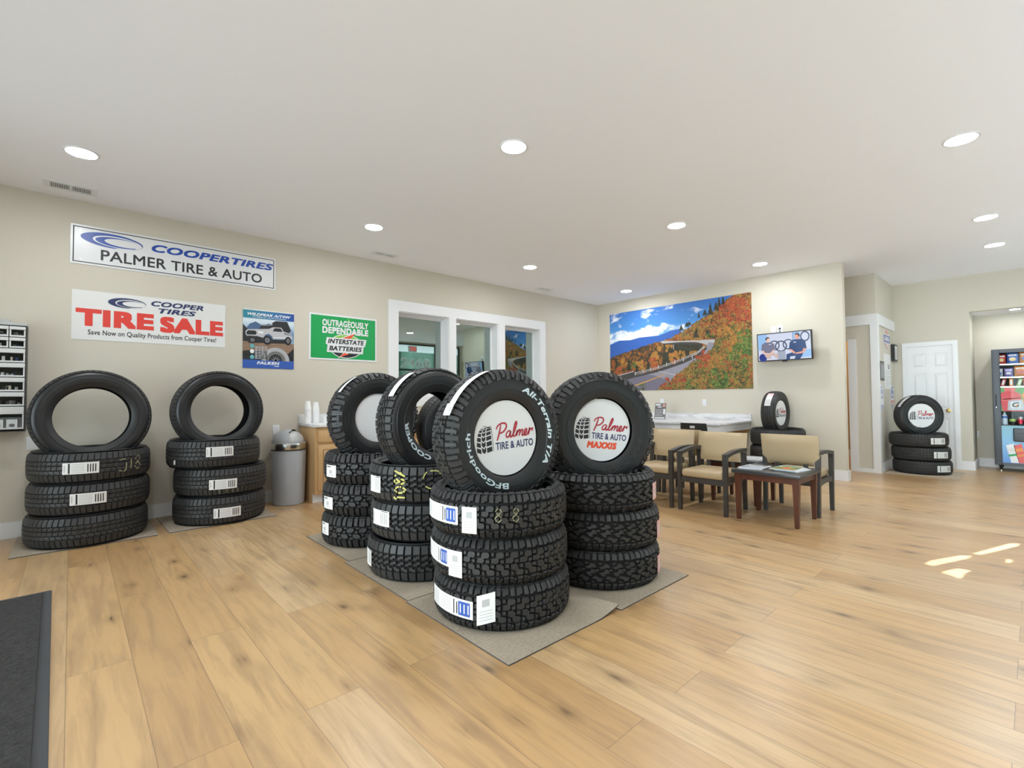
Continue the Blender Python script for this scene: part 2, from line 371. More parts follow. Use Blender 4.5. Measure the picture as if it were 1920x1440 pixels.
# hall wall beyond: doorway with a door ajar, boxed corner with white boards
sbox('wall_hall', (XC, XC+.1, YC, 1.965, 0, ZC), (XC, XC+.1, 1.965, 2.75, 2.04, ZC), (XC, XC+.1, 2.75, YA, 0, ZC),
     (XC+.1, XD+.1, YC, YC+.08, 0, ZC))
sbox('wall_far', (XD, XD+.1, .66, .86, 0, ZC), (XD, XD+.1, 1.43, YC, 0, ZC), (XD, XD+.1, .86, 1.43, 1.97, ZC), (XD, XD+.1, YF, .66, ZV, ZC))
sbox('wall_alcove', (XV, XV+.1, YF-.1, .76, 0, ZV), (XD+.1, XV, .66, .76, 0, ZV))
sbox('wall_bathroom', (11.0, 11.1, 1.68, 4.0, 0, ZC, 'bath_paint'), (XC+.1, 11.0, 4.0, 4.1, 0, ZC, 'bath_paint'), (XD+.1, 11.0, 1.61, 1.68, 0, ZC, 'bath_paint'))
sbox('wall_office', (2.4, 8.0, 8.9, 9.0, 0, ZC, 'office_paint'), (2.3, 2.4, YA+DW, 9.0, 0, ZC, 'office_paint'), (8.0, 8.1, YA+DW, 9.0, 0, ZC, 'office_paint'))
# front wall behind the camera, with the shop windows and the entrance
FW = ((1.6, 3.0, .25, 2.6), (3.15, 4.6, .25, 2.6), (4.75, 6.0, .25, 2.6), (6.2, 7.2, .25, 2.6), (7.5, 10.2, 0.02, 2.98))
fb = []; xs = XL
for a, b, z0, z1 in FW:
    fb += [(xs, a, YF-.1, YF, 0, ZC), (a, b, YF-.1, YF, 0, z0), (a, b, YF-.1, YF, z1, ZC)]; xs = b
sbox('wall_front', *fb, (xs, 11.1, YF-.1, YF, 0, ZC))
for i, (a, b, z0, z1) in enumerate(FW):
    f = MB()
    for u0, u1, v0, v1 in ((a, b, z0, z0+.05), (a, b, z1-.05, z1), (a, a+.05, z0+.05, z1-.05), (b-.05, b, z0+.05, z1-.05)): f.box(u0, u1, YF-.08, YF-.02, v0, v1, 'dark_metal')
    zt = 2.08
    f.box(a+.05, b-.05, YF-.08, YF-.02, zt, zt+.06, 'dark_metal'); xm = (a+b)/2 if i < 4 else 9.185; f.box(xm-.03, xm+.03, YF-.08, YF-.02, z0+.05, zt if i < 4 else z1-.05, 'dark_metal')
    wn = struct(f.build('window_%d' % (i+4)))
    p = struct(MB().box(a+.05, b-.05, YF-.054, YF-.05, z0+.05, z1-.05, 'store_glass').build('pane', wn))
    if i == 4:
        t = MB(); t.text('2468', 7.86, 8.96, 2.19, 2.50, 'window_paint', 0, bold=.03, fn=lambda u, v, k: (u, YF-.0495+k*4e-5, v)); struct(t.build('street_number', wn))
# added unseen sheet that blocks the sun, holes cut to throw the floor patches
def up(p, z=2.95):
    t = z/.50; return (p[0]+.917*t, p[1]-.399*t)
SUNSPOTS = ([(4.38, .543), (4.491, .528), (4.784, .398), (4.834, .342), (4.739, .353), (4.365, .5)], [(4.907, .339), (5.444, .164), (5.497, .113), (5.392, .12), (4.918, .294)],
            [(4.248, .445), (4.419, .391), (4.424, .303), (4.244, .319), (4.19, .357)], [(4.855, .165), (4.926, .159), (4.91, .143), (4.763, .134), (4.742, .154)])
cu = bpy.data.curves.new('sun_blocker_outline', 'CURVE'); cu.dimensions = '2D'; cu.fill_mode = 'BOTH'
for poly in [[(-4, -3.9), (16, -3.9), (16, -1.62), (-4, -1.62)]]+[[up(p) for p in q] for q in SUNSPOTS]:
    sp = cu.splines.new('POLY'); sp.points.add(len(poly)-1); sp.use_cyclic_u = True
    for q, p in zip(sp.points, poly): q.co = (*p, 0, 1)
co = bpy.data.objects.new('sun_blocker_tmp', cu); COL.objects.link(co); co.location.z = 2.95
dg = bpy.context.evaluated_depsgraph_get(); cm = bpy.data.meshes.new_from_object(co.evaluated_get(dg)); bpy.data.objects.remove(co)
cm.materials.clear(); cm.materials.append(MATS['ceiling_paint'])
can = bpy.data.objects.new('sun_blocker', cm); COL.objects.link(can); can.location.z = 2.95; struct(can)
struct(MB().box(-25, 40, -40, YF-.1, -.12, -.02, 'pavement').build('ground'))
hd = MB(); random.seed(4)
for i in range(60): hd.lathe([(.01, 0), (.9, 1.0), (1.2, 3.0), (.8, 5.5), (.01, 7.0+random.random())], 'hedge', 9, Matrix.Translation((-10+i*.6, -15-random.random()*1.5, 0)))
hd = struct(hd.build('exterior_hedge'))

# window trim, sashes and panes of the three lights in the back wall
t = MB()
for u0, u1, v0, v1 in ((3.178, 6.281, ZW1, 2.532), (3.178, 3.325, 1.06, ZW1), (6.15, 6.281, 1.06, ZW1), (4.177, 4.305, ZW0, ZW1), (5.161, 5.302, ZW0, ZW1), (3.325, 6.15, 1.06, ZW0)): t.box(u0, u1, YA-.02, YA, v0, v1, 'trim_white')
struct(t.build('trim_window_casing'))
for i, (a, b) in enumerate(WIN):
    f = MB()
    for x0, x1, z0, z1 in ((a, a+.012, ZW0, ZW1), (b-.012, b, ZW0, ZW1), (a+.012, b-.012, ZW1-.012, ZW1), (a+.012, b-.012, ZW0, ZW0+.02)): f.box(x0, x1, YA, YA+DW, z0, z1, 'trim_white')
    for x0, x1, z0, z1 in ((a+.012, a+.03, ZW0+.02, ZW1-.012), (b-.034, b-.012, ZW0+.02, ZW1-.012), (a+.03, b-.034, ZW1-.045, ZW1-.012), (a+.03, b-.034, ZW0+.02, ZW0+.06)): f.box(x0, x1, YA+DW-.05, YA+DW-.01, z0, z1, 'trim_white')
    f.box(a+.012, b-.012, YA+DW-.09, YA+DW-.05, ZW1-.03, ZW1-.012, 'trim_white')
    wn = struct(f.build('window_%d' % (i+1)))
    struct(MB().box(a+.03, b-.034, YA+DW-.034, YA+DW-.03, ZW0+.06, ZW1-.045, 'office_glass').build('pane', wn))

BH = .135
def base(name, *a): return sbox(name, *[(*q[:4], 0, BH) for q in a], m='trim_white')
base('baseboard_back', (XL, 2.0, YA-.016, YA), (4.3, XB-.016, YA-.016, YA))
base('baseboard_right', (XB-.016, XB, 1.75, YA), (XB, XB+.131, 1.749, 1.765), (XB+.115, XB+.131, 1.765, YA-.001))
base('baseboard_far', (XD-.016, XD, .66, .80), (XD-.016, XD, 1.49, YC-.03), (9.05, XD-.02, YC-.016, YC), (XD-.016, XD+.09, .644, .66))
base('baseboard_alcove', (XV-.016, XV, YF, .644), (XD+.1, XV-.016, .644, .66))
base('baseboard_bathroom', (10.984, 11.0, 1.7, 4.0))
base('baseboard_left', (XL, XL+.016, YF, YA-.02))
# white boards on the boxed corner of the hall wall
X0 = XC-.02
t = MB()
for y0, y1, z0, z1 in ((YC-.02, YC+.075, 0, 2.25), (YC-.02, 2.7, 2.25, 2.41), (1.86, 1.965, 0, 2.04), (1.86, 2.7, 2.04, 2.045), (YC+.075, 1.86, 0, .055)): t.box(X0, XC, y0, y1, z0, z1, 'trim_white')
t.box(XC, XC+.08, YC-.02, YC, 0, 2.25, 'trim_white'); t.box(XC, XD, YC-.02, YC, 2.25, 2.41, 'trim_white')
t.box(XC, XC+.1, 1.953, 1.965, 0, 2.04, 'trim_white')
struct(t.build('trim_corner_boards'))
dl = struct(MB().rbox(XC+.11, XC+.79, 1.925, 1.960, .01, 2.02, 'trim_white', .003).build('door_2'))   # bathroom door, open into the room
h = MB()
for z in (.25, 1.0, 1.78): h.box(XC+.012, XC+.06, 1.949, 1.953, z, z+.09, 'steel')
struct(h.build('hinge', dl))
# six-panel door
d = MB(); y0, y1 = .865, 1.425
d.box(XD+.02, XD+.05, y0, y1, .01, 1.965, 'trim_white')
cols = ((.93, 1.10), (1.19, 1.36)); rows = ((.22, .80), (.95, 1.52), (1.62, 1.85))
ycut = [y0, .93, 1.10, 1.19, 1.36, y1]
for a, b in ((y0, .93), (1.10, 1.19), (1.36, y1)): d.box(XD+.008, XD+.02, a, b, .01, 1.965, 'trim_white')
for a, b in cols:
    for c, e in ((.01, .22), (.80, .95), (1.52, 1.62), (1.85, 1.965)): d.box(XD+.008, XD+.02, a, b, c, e, 'trim_white')
    for c, e in rows:
        q = .03; d.add([(XD+.02, a+.012, c+.012), (XD+.02, b-.012, c+.012), (XD+.02, b-.012, e-.012), (XD+.02, a+.012, e-.012), (XD+.010, a+q+.01, c+q+.01), (XD+.010, b-q-.01, c+q+.01), (XD+.010, b-q-.01, e-q-.01), (XD+.010, a+q+.01, e-q-.01)],
              [(0, 1, 5, 4), (1, 2, 6, 5), (2, 3, 7, 6), (3, 0, 4, 7), (4, 5, 6, 7)], 'trim_white')
dr = struct(d.build('door_1'))
k = MB(); k.lathe([(.0, .055), (.018, .054), (.027, .042), (.026, .03), (.012, .02), (.011, .006), (.03, .005), (.03, 0)], 'brass', 20, Matrix.Translation((XD+.008, .935, .92)) @ Matrix.Rotation(-pi/2, 4, 'Y'))
struct(k.build('knob', dr))
h = MB()
for z in (.25, 1.0, 1.74): h.box(XD+.003, XD+.008, 1.425, 1.432, z, z+.09, 'steel')
struct(h.build('hinge', dr))
t = MB()
for a, b, c, e in ((.80, .862, 0, 1.97), (1.428, 1.49, 0, 1.97), (.80, 1.49, 1.97, 2.035)): t.box(XD-.018, XD, a, b, c, e, 'trim_white')
for a, b, c, e in ((.86, .865, 0, 1.97), (1.425, 1.43, 0, 1.97), (.86, 1.43, 1.965, 1.97)): t.box(XD, XD+.06, a, b, c, e, 'trim_white')
struct(t.build('trim_door_casing'))

# ------------------------------------------------------------------ ceiling: recessed lights and vents
def lamp(x, y, label, z=ZC, r=.088):
    o = thing('recessed_light', label, 'ceiling light', (x, y, z), group='recessed ceiling lights')
    MB().lathe([(r, -.001), (r+.004, -.006), (r+.016, -.004), (r+.018, 0), (r, 0)], 'sheet_white', 32).build('trim_ring', o)
    MB().lathe([(.0001, -.0045), (r*.6, -.0045), (r-.001, -.003)], 'lamp_lens', 32).build('lens', o)
for x, y, l in ((.03, 4.79, 'recessed ceiling light above the Cooper sign, next to the left vent'), (2.39, 4.80, 'recessed ceiling light nearest the small vent left of the window'),
                (2.39, 2.565, 'largest recessed ceiling light, high in the middle of the photo'), (4.82, 2.585, 'recessed ceiling light above the tan waiting chairs'),
                (4.79, 4.82, 'recessed ceiling light straight above the three-light office window'), (4.745, .315, 'recessed ceiling light near the right edge, highest of those on the right'),
                (7.12, 2.57, 'recessed ceiling light beside the wall edge above the television'), (7.05, .30, 'upper of two small recessed lights close together at right'),
                (8.43, .29, 'lower of two small recessed lights close together at right'), (7.16, 4.81, 'recessed ceiling light above the autumn road mural'),
                (.03, 2.57, 'recessed ceiling light left of the camera, outside the picture'), (2.39, .31, 'recessed ceiling light above the camera, outside the picture'), (.03, .31, 'recessed ceiling light behind the camera, outside the picture')):
    l = l.replace('Cooper sign', 'long white tire sign')
    lamp(x, y, l)
lamp(10.50, .17, 'flat recessed light in the low ceiling over the vending machine', ZV, .055)
bl = bpy.data.lights.new('bathroom_bulb', 'POINT'); bl.energy = 35; bl.color = (1, .72, .38); bl.shadow_soft_size = .08
bo = bpy.data.objects.new('bathroom_bulb', bl); COL.objects.link(bo); bo.location = (10.2, 2.9, 2.6)
def vent(x0, x1, y0, y1, label):
    o = thing('ceiling_vent', label, 'vent', ((x0+x1)/2, (y0+y1)/2, ZC), group='ceiling air vents'); a, b = (x1-x0)/2, (y1-y0)/2
    f = MB()
    for q in ((-a, a, -b, -b+.035), (-a, a, b-.035, b), (-a, -a+.045, -b+.035, b-.035), (a-.045, a, -b+.035, b-.035), (-.008, .008, -b+.035, b-.035)): f.box(*q, -.008, 0, 'sheet_white')
    f.build('frame', o)
    MB().box(-a+.04, a-.04, -b+.03, b-.03, -.0015, 0, 'slot_dark').build('slot_shade', o)  # flat dark sheet stands in for the shade inside the vent
    sl = MB(); n = 11
    for side in (-1, 1):
        for i in range(n):
            u = side*(.008+(a-.053)*(i+.5)/n); sl.box(u-.0024, u+.0024, -b+.035, b-.035, -.007, -.0055, 'sheet_white')
    sl.build('louvers', o)
vent(-.205, .148, 5.54, 5.735, 'white slotted ceiling vent at the left, above the long white sign')
vent(2.775, 3.115, 5.545, 5.69, 'white ceiling vent between the signs and the office window')
vent(5.79, 6.115, 5.55, 5.72, 'small white ceiling vent nearest the room corner')
# ------------------------------------------------------------------ signs and posters on the back wall
def swoosh(b, u, v, w, h, m, rot=0, layer=2):
    """ellipse mark made of an outer crescent and an inner crescent"""
    b.ring(u, v, w/2, h/2, .80, m, layer, 56, w*.085, -h*.035, rot=rot, t0=.05, t1=2*pi*.76)
    b.ring(u, v, w/2, h/2, .965, m, layer, 40, w*.012, 0, rot=rot, t0=-.9, t1=1.3)
    b.ring(u+w*.10, v-h*.06, w*.375, h*.33, .80, m, layer, 48, w*.07, h*.015, rot=rot, t0=.8, t1=2*pi*.88)
def sheet(w, h, m, t=.004, name='panel', par=None):
    return MB().rbox(0, w, -t, 0, 0, h, m, min(.0015, t*.4), 1).build(name, par)
def wall_sign(name, label, cat, x, z, w, h, t=.004, m='sheet_white', rz=0, y=None):
    o = thing(name, label, cat, (x, (YA if y is None else y)-.0015, z), (0, 0, rz)); sheet(w, h, m, t, 'panel', o); return o
# long metal sign
o = wall_sign('store_sign', 'long white metal sign with blue brand name and black store name', 'sign', -.028, 2.438, 1.762, .369)
b = MB(); W, H = 1.762, .369; Y = -.004
for q in ((.018, W-.018, H-.026, H-.018), (.018, W-.018, .018, .026), (.018, .026, .026, H-.026), (W-.026, W-.018, .026, H-.026)): b.rect(*q, 'ink_black', 1, Y)
b.build('border', o)
b = MB(); MATS['blue_print']; 
def offs(b, y):
    b.v = [(p[0], p[1]+y, p[2]) for p in b.v]; return b
swoosh(b, .30, .258, .46, .135, 'royal', -.03); offs(b, Y).build('ellipse_emblem', o)
b = MB(); b.text('COOPERTIRES', .60, 1.735, .222, .300, 'royal', 1, bold=.035, shear=.25, y=Y); b.build('brand_lettering', o, None)
b = MB(); b.text('PALMER TIRE & AUTO', .215, 1.615, .060, .163, 'ink_black', 1, bold=.014, y=Y); b.build('store_lettering', o)
for u in (.07, W-.07):
    for v in (.05, H-.05): MB().cyl((u, Y, v), (u, Y-.002, v), .005, .004, 'steel', 10).build('screw', o)
# tire sale poster
o = wall_sign('sale_poster', 'white paper poster with big red sale lettering under the long sign', 'poster', -.010, 1.737, 1.236, .462, .0015, 'paper'); Y = -.0015
b = MB(); swoosh(b, .40, .376, .29, .098, 'navy'); offs(b, Y).build('ellipse_emblem', o)
b = MB(); b.text('COOPER', .585, 1.03, .375, .428, 'navy', 1, .035, .25, Y); b.text('TIRES', .645, .965, .308, .360, 'navy', 1, .035, .25, Y); b.build('brand_lettering', o)
b = MB(); b.text('TIRE', .028, .610, .130, .292, 'sale_red', 1, .055, 0, Y); b.text('SALE', .660, 1.215, .118, .280, 'sale_red', 1, .055, 0, Y); b.build('sale_lettering', o)
b = MB(); b.text('Save Now on Quality Products from Cooper Tires!', .115, 1.150, .036, .098, 'ink_black', 1, .012, 0, Y); b.build('small_lettering', o)
# truck poster
m_sky = NT('poster_sky', .35); _, x, y, z = m_sky.pos(); m_sky.color(m_sky.ramp(m_sky.math('DIVIDE', z, .665), [(.4, (.30, .42, .55)), (.62, (.10, .22, .42)), (.72, (.42, .55, .68)), (.80, (.65, .75, .82))]))
m_gr = NT('poster_ground', .35); p, x, y, z = m_gr.pos(); m_gr.color(m_gr.mix(m_gr.noise(m_gr.vec(m_gr.math('MULTIPLY', x, 6.0), 0.0, m_gr.math('MULTIPLY', z, 40.0)), 2, 4), (.10, .055, .035), (.42, .27, .18)))
m_hd = NT('poster_header', .35); p, x, y, z = m_hd.pos(); m_hd.color(m_hd.ramp(m_hd.math('DIVIDE', x, .55), [(0, (.01, .22, .30)), (.45, (.015, .17, .36)), (1, (.012, .06, .32))]))
mat('silver_print', (.50, .49, .52), .35); mat('silver_dark', (.22, .22, .25), .35); mat('print_black', (.012, .012, .015), .35); mat('print_teal', (.12, .42, .45), .35); mat('hill_blue', (.06, .12, .24), .4); mat('print_gray', (.16, .155, .15), .35); mat('print_white', (.80, .82, .84), .35); mat('tread_print', (.42, .42, .44), .35)
o = wall_sign('truck_poster', 'blue poster of a silver pickup truck and a tire beside the sale poster', 'poster', 1.397, 1.525, .545, .668, .0015, 'paper'); Y = -.0015; W, H = .545, .668
def P(u, v): return (W*(u-155)/985, H*(1-(v-180-(u-155)*.088*(1-(v-180)/1190))/(1162)))   # print coordinates taken from the poster
b = MB(); k = dict(y=Y)
b.rect(0, W, .12, .58, 'poster_sky', 1, **k); b.rect(0, W, .095, .30, 'poster_ground', 2, **k)
b.pr([(0, .40), (.07, .50), (.13, .53), (.2, .49), (.27, .52), (.36, .46), (.36, .30), (0, .30)], 'hill_blue', 2, **k)
b.pr([(0, .49), (.03, .46), (.09, .37), (.09, .3), (0, .3)], 'print_black', 3, **k)
b.pr([(0, .19), (.06, .20), (.30, .20), (.48, .18), (W, .25), (W, .09), (0, .09)], 'print_black', 3, **k)
b.rect(0, W, .565, .655, 'poster_header', 4, **k); b.rect(0, W, .0, .095, 'blue_print', 4, **k)
# pickup truck, front to the left
def Q(*p): return [P(*q) for q in p]
b.pr(Q((700, 460), (770, 420), (1000, 430), (1080, 600), (1040, 650), (930, 640), (900, 560), (720, 540)), 'print_black', 5, **k)
b.pr(Q((440, 585), (510, 500), (690, 490), (760, 540), (690, 600)), 'print_black', 5, **k); b.pr(Q((500, 495), (700, 485), (700, 510), (510, 520)), 'silver_dark', 6, **k)
b.pr(Q((250, 760), (500, 790), (960, 780), (1080, 800), (1060, 850), (250, 850)), 'print_black', 5, **k)
b.pr(Q((200, 630), (240, 590), (450, 582), (640, 575), (720, 540), (880, 545), (930, 620), (1000, 640), (1090, 665), (1110, 760), (1060, 785), (980, 780), (960, 765), (720, 775), (700, 715), (640, 670), (570, 690), (530, 765), (420, 745), (240, 730), (205, 690)), 'silver_print', 6, **k)
b.pr(Q((215, 650), (250, 612), (380, 615), (412, 655), (390, 695), (230, 695)), 'print_black', 7, **k); b.pr(Q((240, 715), (420, 720), (530, 750), (500, 800), (250, 785)), 'print_black', 7, **k)
b.pr(Q((715, 620), (748, 560), (868, 563), (912, 628)), 'print_black', 7, **k); b.pr(Q((430, 622), (550, 632), (520, 668), (440, 660)), 'print_white', 7, **k); b.pr(Q((720, 735), (960, 735), (960, 748), (720, 750)), 'print_white', 7, **k)
b.pr(Q((930, 640), (1000, 655), (1085, 680), (1095, 700), (940, 680)), 'silver_dark', 7, **k)
for x_, y_, a, c in ((330, 800, 75, 62), (610, 795, 88, 92), (1020, 800, 62, 86)):
    u, v = P(x_, y_); a, c = a/985*W, c/1162*H; b.disc(u, v, a, c, 'print_black', 8, **k); b.disc(u, v, a*.5, c*.52, 'silver_dark', 9, **k); b.disc(u, v, a*.18, c*.2, 'print_black', 10, **k)
# tire and tread
b.ring(.345, .09, .15, .155, .72, 'tread_print', 5, t0=0, t1=pi, **k); b.ring(.345, .09, .108, .112, .68, 'print_gray', 5, t0=0, t1=pi, **k)
for a in (.5, 1.1, 1.6, 2.1, 2.7): b.pr([(.345+.01*cos(a+1.57), .09+.01*sin(a+1.57)), (.345+.07*cos(a), .09+.07*sin(a)), (.345-.01*cos(a+1.57), .09-.01*sin(a+1.57))], 'silver_dark', 6, **k)
for i in range(4):
    for j in range(9):
        u, v = .125+i*.033, .105+j*.0165; b.pr([(u, v+.004*(i % 2)), (u+.027, v+.003), (u+.027, v+.014), (u, v+.012)], 'tread_print', 5, **k)
for v, m in ((.125, 'print_teal'), (.19, 'print_white'), (.25, 'print_teal')): b.disc(.095, v, .022, .024, m, 6, 18, **k)
b.build('printed_picture', o)
b = MB(); b.text('WILDPEAK A/T4W', .045, .505, .597, .628, 'print_white', 5, .03, .3, Y); b.text('ALL TERRAIN. ALL WEATHER PERFORMANCE.', .10, .455, .576, .588, 'print_white', 5, .01, .2, Y); b.text('FALKEN', .145, .385, .045, .078, 'print_white', 5, .04, .2, Y); b.text('TIRES', .325, .38, .022, .036, 'print_white', 5, .03, 0, Y); b.build('lettering', o)
# green battery sign
o = wall_sign('battery_sign', 'green rectangular sign with white and black battery lettering', 'sign', 2.117, 1.657, .888, .575, .005); Y = -.005; W, H = .888, .575; k = dict(y=Y)
b = MB(); b.rect(.022, W-.022, .022, H-.022, 'sign_green', 1, **k); b.disc(W*.56, H-.05, .012, .012, 'lime', 2, 14, **k)
b.build('green_field', o)
b = MB(); b.text('OUTRAGEOUSLY', .160, .765, .428, .510, 'sheet_white', 3, .035, 0, Y); b.text('DEPENDABLE', .160, .765, .335, .418, 'sheet_white', 3, .045, 0, Y); b.build('slogan_lettering', o)
b = MB(); cu_, cv = .465, .185
b.disc(cu_, cv, .225, .155, 'sheet_white', 2, 40, **k); b.ring(cu_, cv, .215, .145, .0, 'lime', 3, 32, t0=0, t1=pi, **k); b.ring(cu_, cv, .215, .145, .0, 'print_black', 3, 32, t0=pi, t1=2*pi, **k)
b.pr([(.40, .29), (.60, .37), (.50, .26), (.45, .24)], 'sheet_white', 4, **k); b.pr([(.41, .285), (.585, .355), (.50, .26)], 'orange_red', 5, **k); b.pr([(.35, .0 + .02), (.43, .10), (.50, .10)], 'sheet_white', 4, **k); b.pr([(.37, .04), (.44, .10), (.50, .085)], 'orange_red', 5, **k)
b.pr([(.20, .205), (.215, .285), (.74, .285), (.72, .195), (.70, .19), (.69, .095), (.215, .10), (.225, .19)], 'sheet_white', 6, **k); b.build('logo_plate', o)
b = MB(); b.text('INTERSTATE', .230, .705, .210, .270, 'ink_black', 7, .035, .2, Y); b.text('BATTERIES', .245, .675, .122, .182, 'ink_black', 7, .035, .2, Y); b.build('logo_lettering', o)

# ------------------------------------------------------------------ mural (local: X to the right, Z up), television
m_sky_print('mural_sky'); mat('hill_far', (.035, .12, .44), .6); mat('road_gray', (.27, .26, .31), .6, noise=.12, nscale=3); mat('road_dark', (.17, .155, .21), .6); mat('guard_rail', (.45, .44, .44), .6); mat('wall_dark', (.055, .05, .05), .6); mat('road_yellow', (.62, .33, .06), .6); mat('cloud_print', (.84, .86, .90), .7)
AUT = [(.22, (.02, .025, .015)), (.36, (.10, .055, .02)), (.46, (.42, .10, .02)), (.54, (.55, .25, .04)), (.62, (.46, .33, .07)), (.70, (.20, .21, .04)), (.80, (.07, .10, .02))]
m_foliage('forest_low', [(.2, (.02, .022, .018)), (.38, (.07, .055, .025)), (.50, (.22, .075, .02)), (.62, (.50, .20, .03)), (.74, (.52, .13, .02)), (.85, (.12, .10, .03))], 10)
m_foliage('forest_hill', [(.2, (.03, .04, .02)), (.36, (.22, .10, .03)), (.48, (.52, .13, .03)), (.58, (.55, .28, .05)), (.68, (.30, .24, .06)), (.8, (.10, .13, .04))], 12)
m_foliage('bush_front', [(.22, (.03, .05, .015)), (.36, (.16, .15, .03)), (.46, (.34, .25, .05)), (.54, (.40, .27, .05)), (.60, (.48, .15, .03)), (.70, (.40, .08, .03)), (.80, (.18, .06, .025))], 14)
m_foliage('bush_red', [(.2, (.14, .03, .02)), (.45, (.55, .09, .03)), (.6, (.60, .14, .04)), (.8, (.40, .16, .05))], 16)
m_foliage('bush_orange', [(.2, (.16, .08, .02)), (.45, (.58, .30, .05)), (.6, (.62, .22, .04)), (.8, (.42, .30, .06))], 16)
m_foliage('bush_green', [(.2, (.015, .04, .01)), (.45, (.09, .20, .03)), (.62, (.22, .30, .06)), (.8, (.32, .32, .08))], 16)
m_foliage('conifer', [(.3, (.012, .016, .012)), (.7, (.05, .06, .035))], 18)
o = thing('landscape_mural', 'wide wall mural of a curving mountain road in autumn trees', 'mural', (XB-.0008, 5.657, 1.29), (0, 0, -pi/2))
W, H = 2.69, 1.515
b = MB(.00012).rbox(0, W, -.0012, 0, 0, H, 'paper', .0004, 1)
def M_(pts):      # print coordinates u: 0..1 across, v: 0..1 up
    return [(min(1, max(0, u))*W, min(1, max(0, v))*H) for u, v in pts]
Y = -.0012; rnd = random.Random(7); k = dict(y=Y)
def rough_edge(pts, n, amp):
    out = []
    for i in range(len(pts)-1):
        (a, c), (e, g) = pts[i], pts[i+1]
        for j in range(n): t = j/n; out.append((a+(e-a)*t, c+(g-c)*t+rnd.uniform(-amp, amp)))
    return out+[pts[-1]]
b.rect(0, W, .45*H, H, 'mural_sky', 1, **k)
LAY = [1.5]
def lay(d=.12): LAY[0] += d; return LAY[0]
b.pr(M_([(0, .60), (.08, .645), (.17, .635), (.25, .655), (.40, .655), (.50, .70), (.56, .70), (.56, .40), (0, .40)]), 'hill_far', lay(1), **k)
b.pr(M_(rough_edge([(0, .43), (.10, .48), (.25, .53), (.40, .585), (.56, .63), (.60, .62)], 8, .008)+[(.60, .15), (0, .15)]), 'forest_low', lay(1), **k)
b.pr(M_(rough_edge([(.44, .575), (.53, .64), (.62, .72), (.72, .81), (.80, .875), (.86, .98), (.90, 1.0)], 8, .016)+[(1, 1), (1, .0), (.66, .30), (.70, .5), (.55, .54)]), 'forest_hill', lay(1), **k)
b.pr(M_([(.44, .30), (.43, .545), (.56, .53), (.70, .51), (.70, .36), (.56, .28)]), 'conifer', lay(1), **k)
def fir(u, v, h, wd=.022):
    pts = [(u, v+h)]; n = 5
    for i in range(n): t = (i+1)/n; pts += [(u+wd*t*(1 if i % 2 else .95), v+h*(1-t)), (u+wd*t*.55, v+h*(1-t)+.004)]
    L = [(2*u-a, c) for a, c in pts[:0:-1]]
    b.pr(M_(pts+L), 'conifer', lay(), **k)
for a in ((.56, .68, .07), (.60, .715, .06), (.615, .73, .05), (.68, .80, .08, .01), (.72, .82, .07), (.755, .82, .14), (.79, .86, .10), (.81, .85, .16), (.835, .86, .16), (.66, .58, .13, .028), (.735, .57, .10, .03)): fir(*a)
for a in ((.055, .25, .22), (.16, .22, .22, .03), (.225, .20, .2), (.315, .17, .30, .03), (.44, .20, .33, .04), (.49, .22, .25, .03), (.57, .25, .32, .03), (.62, .33, .24, .02)): fir(*a)
for u, v, s, m in ((.07, .25, .04, 'bush_red'), (.17, .235, .035, 'bush_red'), (.245, .33, .045, 'bush_orange'), (.285, .30, .04, 'bush_orange'), (.375, .44, .06, 'bush_orange'), (.36, .32, .05, 'bush_red'), (.50, .38, .05, 'bush_orange'), (.52, .33, .035, 'bush_red'), (.19, .31, .03, 'bush_green'), (.64, .40, .035, 'bush_orange'), (.555, .40, .04, 'bush_orange'), (.47, .50, .035, 'bush_orange'), (.12, .36, .04, 'bush_orange'), (.03, .34, .03, 'bush_red')):
    for i in range(6): b.disc((u+rnd.uniform(-.6, .6)*s)*W, (v+rnd.uniform(-1, 1)*s)*H, s*.42*W*.7, s*.6*H, m, lay(), 12, **k)
# viaduct: upper road, bend, near road
b.pr(M_([(.405, .575), (.43, .585), (.56, .562), (.78, .545), (.78, .50), (.735, .48), (.72, .50), (.66, .535), (.56, .55), (.43, .553)]), 'guard_rail', lay(1), **k)
b.pr(M_([(.42, .553), (.56, .548), (.66, .53), (.70, .50), (.68, .50), (.64, .51), (.56, .525), (.43, .54)]), 'wall_dark', lay(1), **k); b.rect(.503*W, .507*W, .47*H, .53*H, 'guard_rail', lay(1), **k)
b.pr(M_([(.74, .52), (.79, .50), (.76, .44), (.70, .36), (.60, .25), (.50, .10), (.40, .0), (.15, -.02), (.10, .12), (.24, .20), (.42, .255), (.58, .335), (.68, .40), (.725, .46)]), 'road_gray', lay(1), **k)
b.pr(M_([(.10, .12), (.24, .20), (.36, .18), (.50, .09), (.45, .03), (.37, 0), (.12, 0)]), 'road_dark', lay(1), **k)
b.pr(M_([(.0, .165), (.20, .235), (.215, .17), (.10, .12), (.0, .10)]), 'wall_dark', lay(1), **k); b.pr(M_([(.0, .165), (.20, .235), (.20, .245), (.0, .178)]), 'guard_rail', lay(1), **k)
b.pr(M_([(.21, .185), (.40, .25), (.56, .325), (.67, .395), (.722, .465), (.732, .45), (.675, .37), (.57, .30), (.41, .225), (.215, .165)]), 'wall_dark', lay(1), **k)
for dv in (.012, .028): b.pr(M_([(.205, .195+dv), (.40, .255+dv), (.56, .33+dv), (.67, .40+dv), (.715, .462+dv), (.72, .462+dv), (.675, .395+dv), (.56, .323+dv), (.40, .248+dv), (.205, .188+dv)]), 'guard_rail', lay(1), **k)
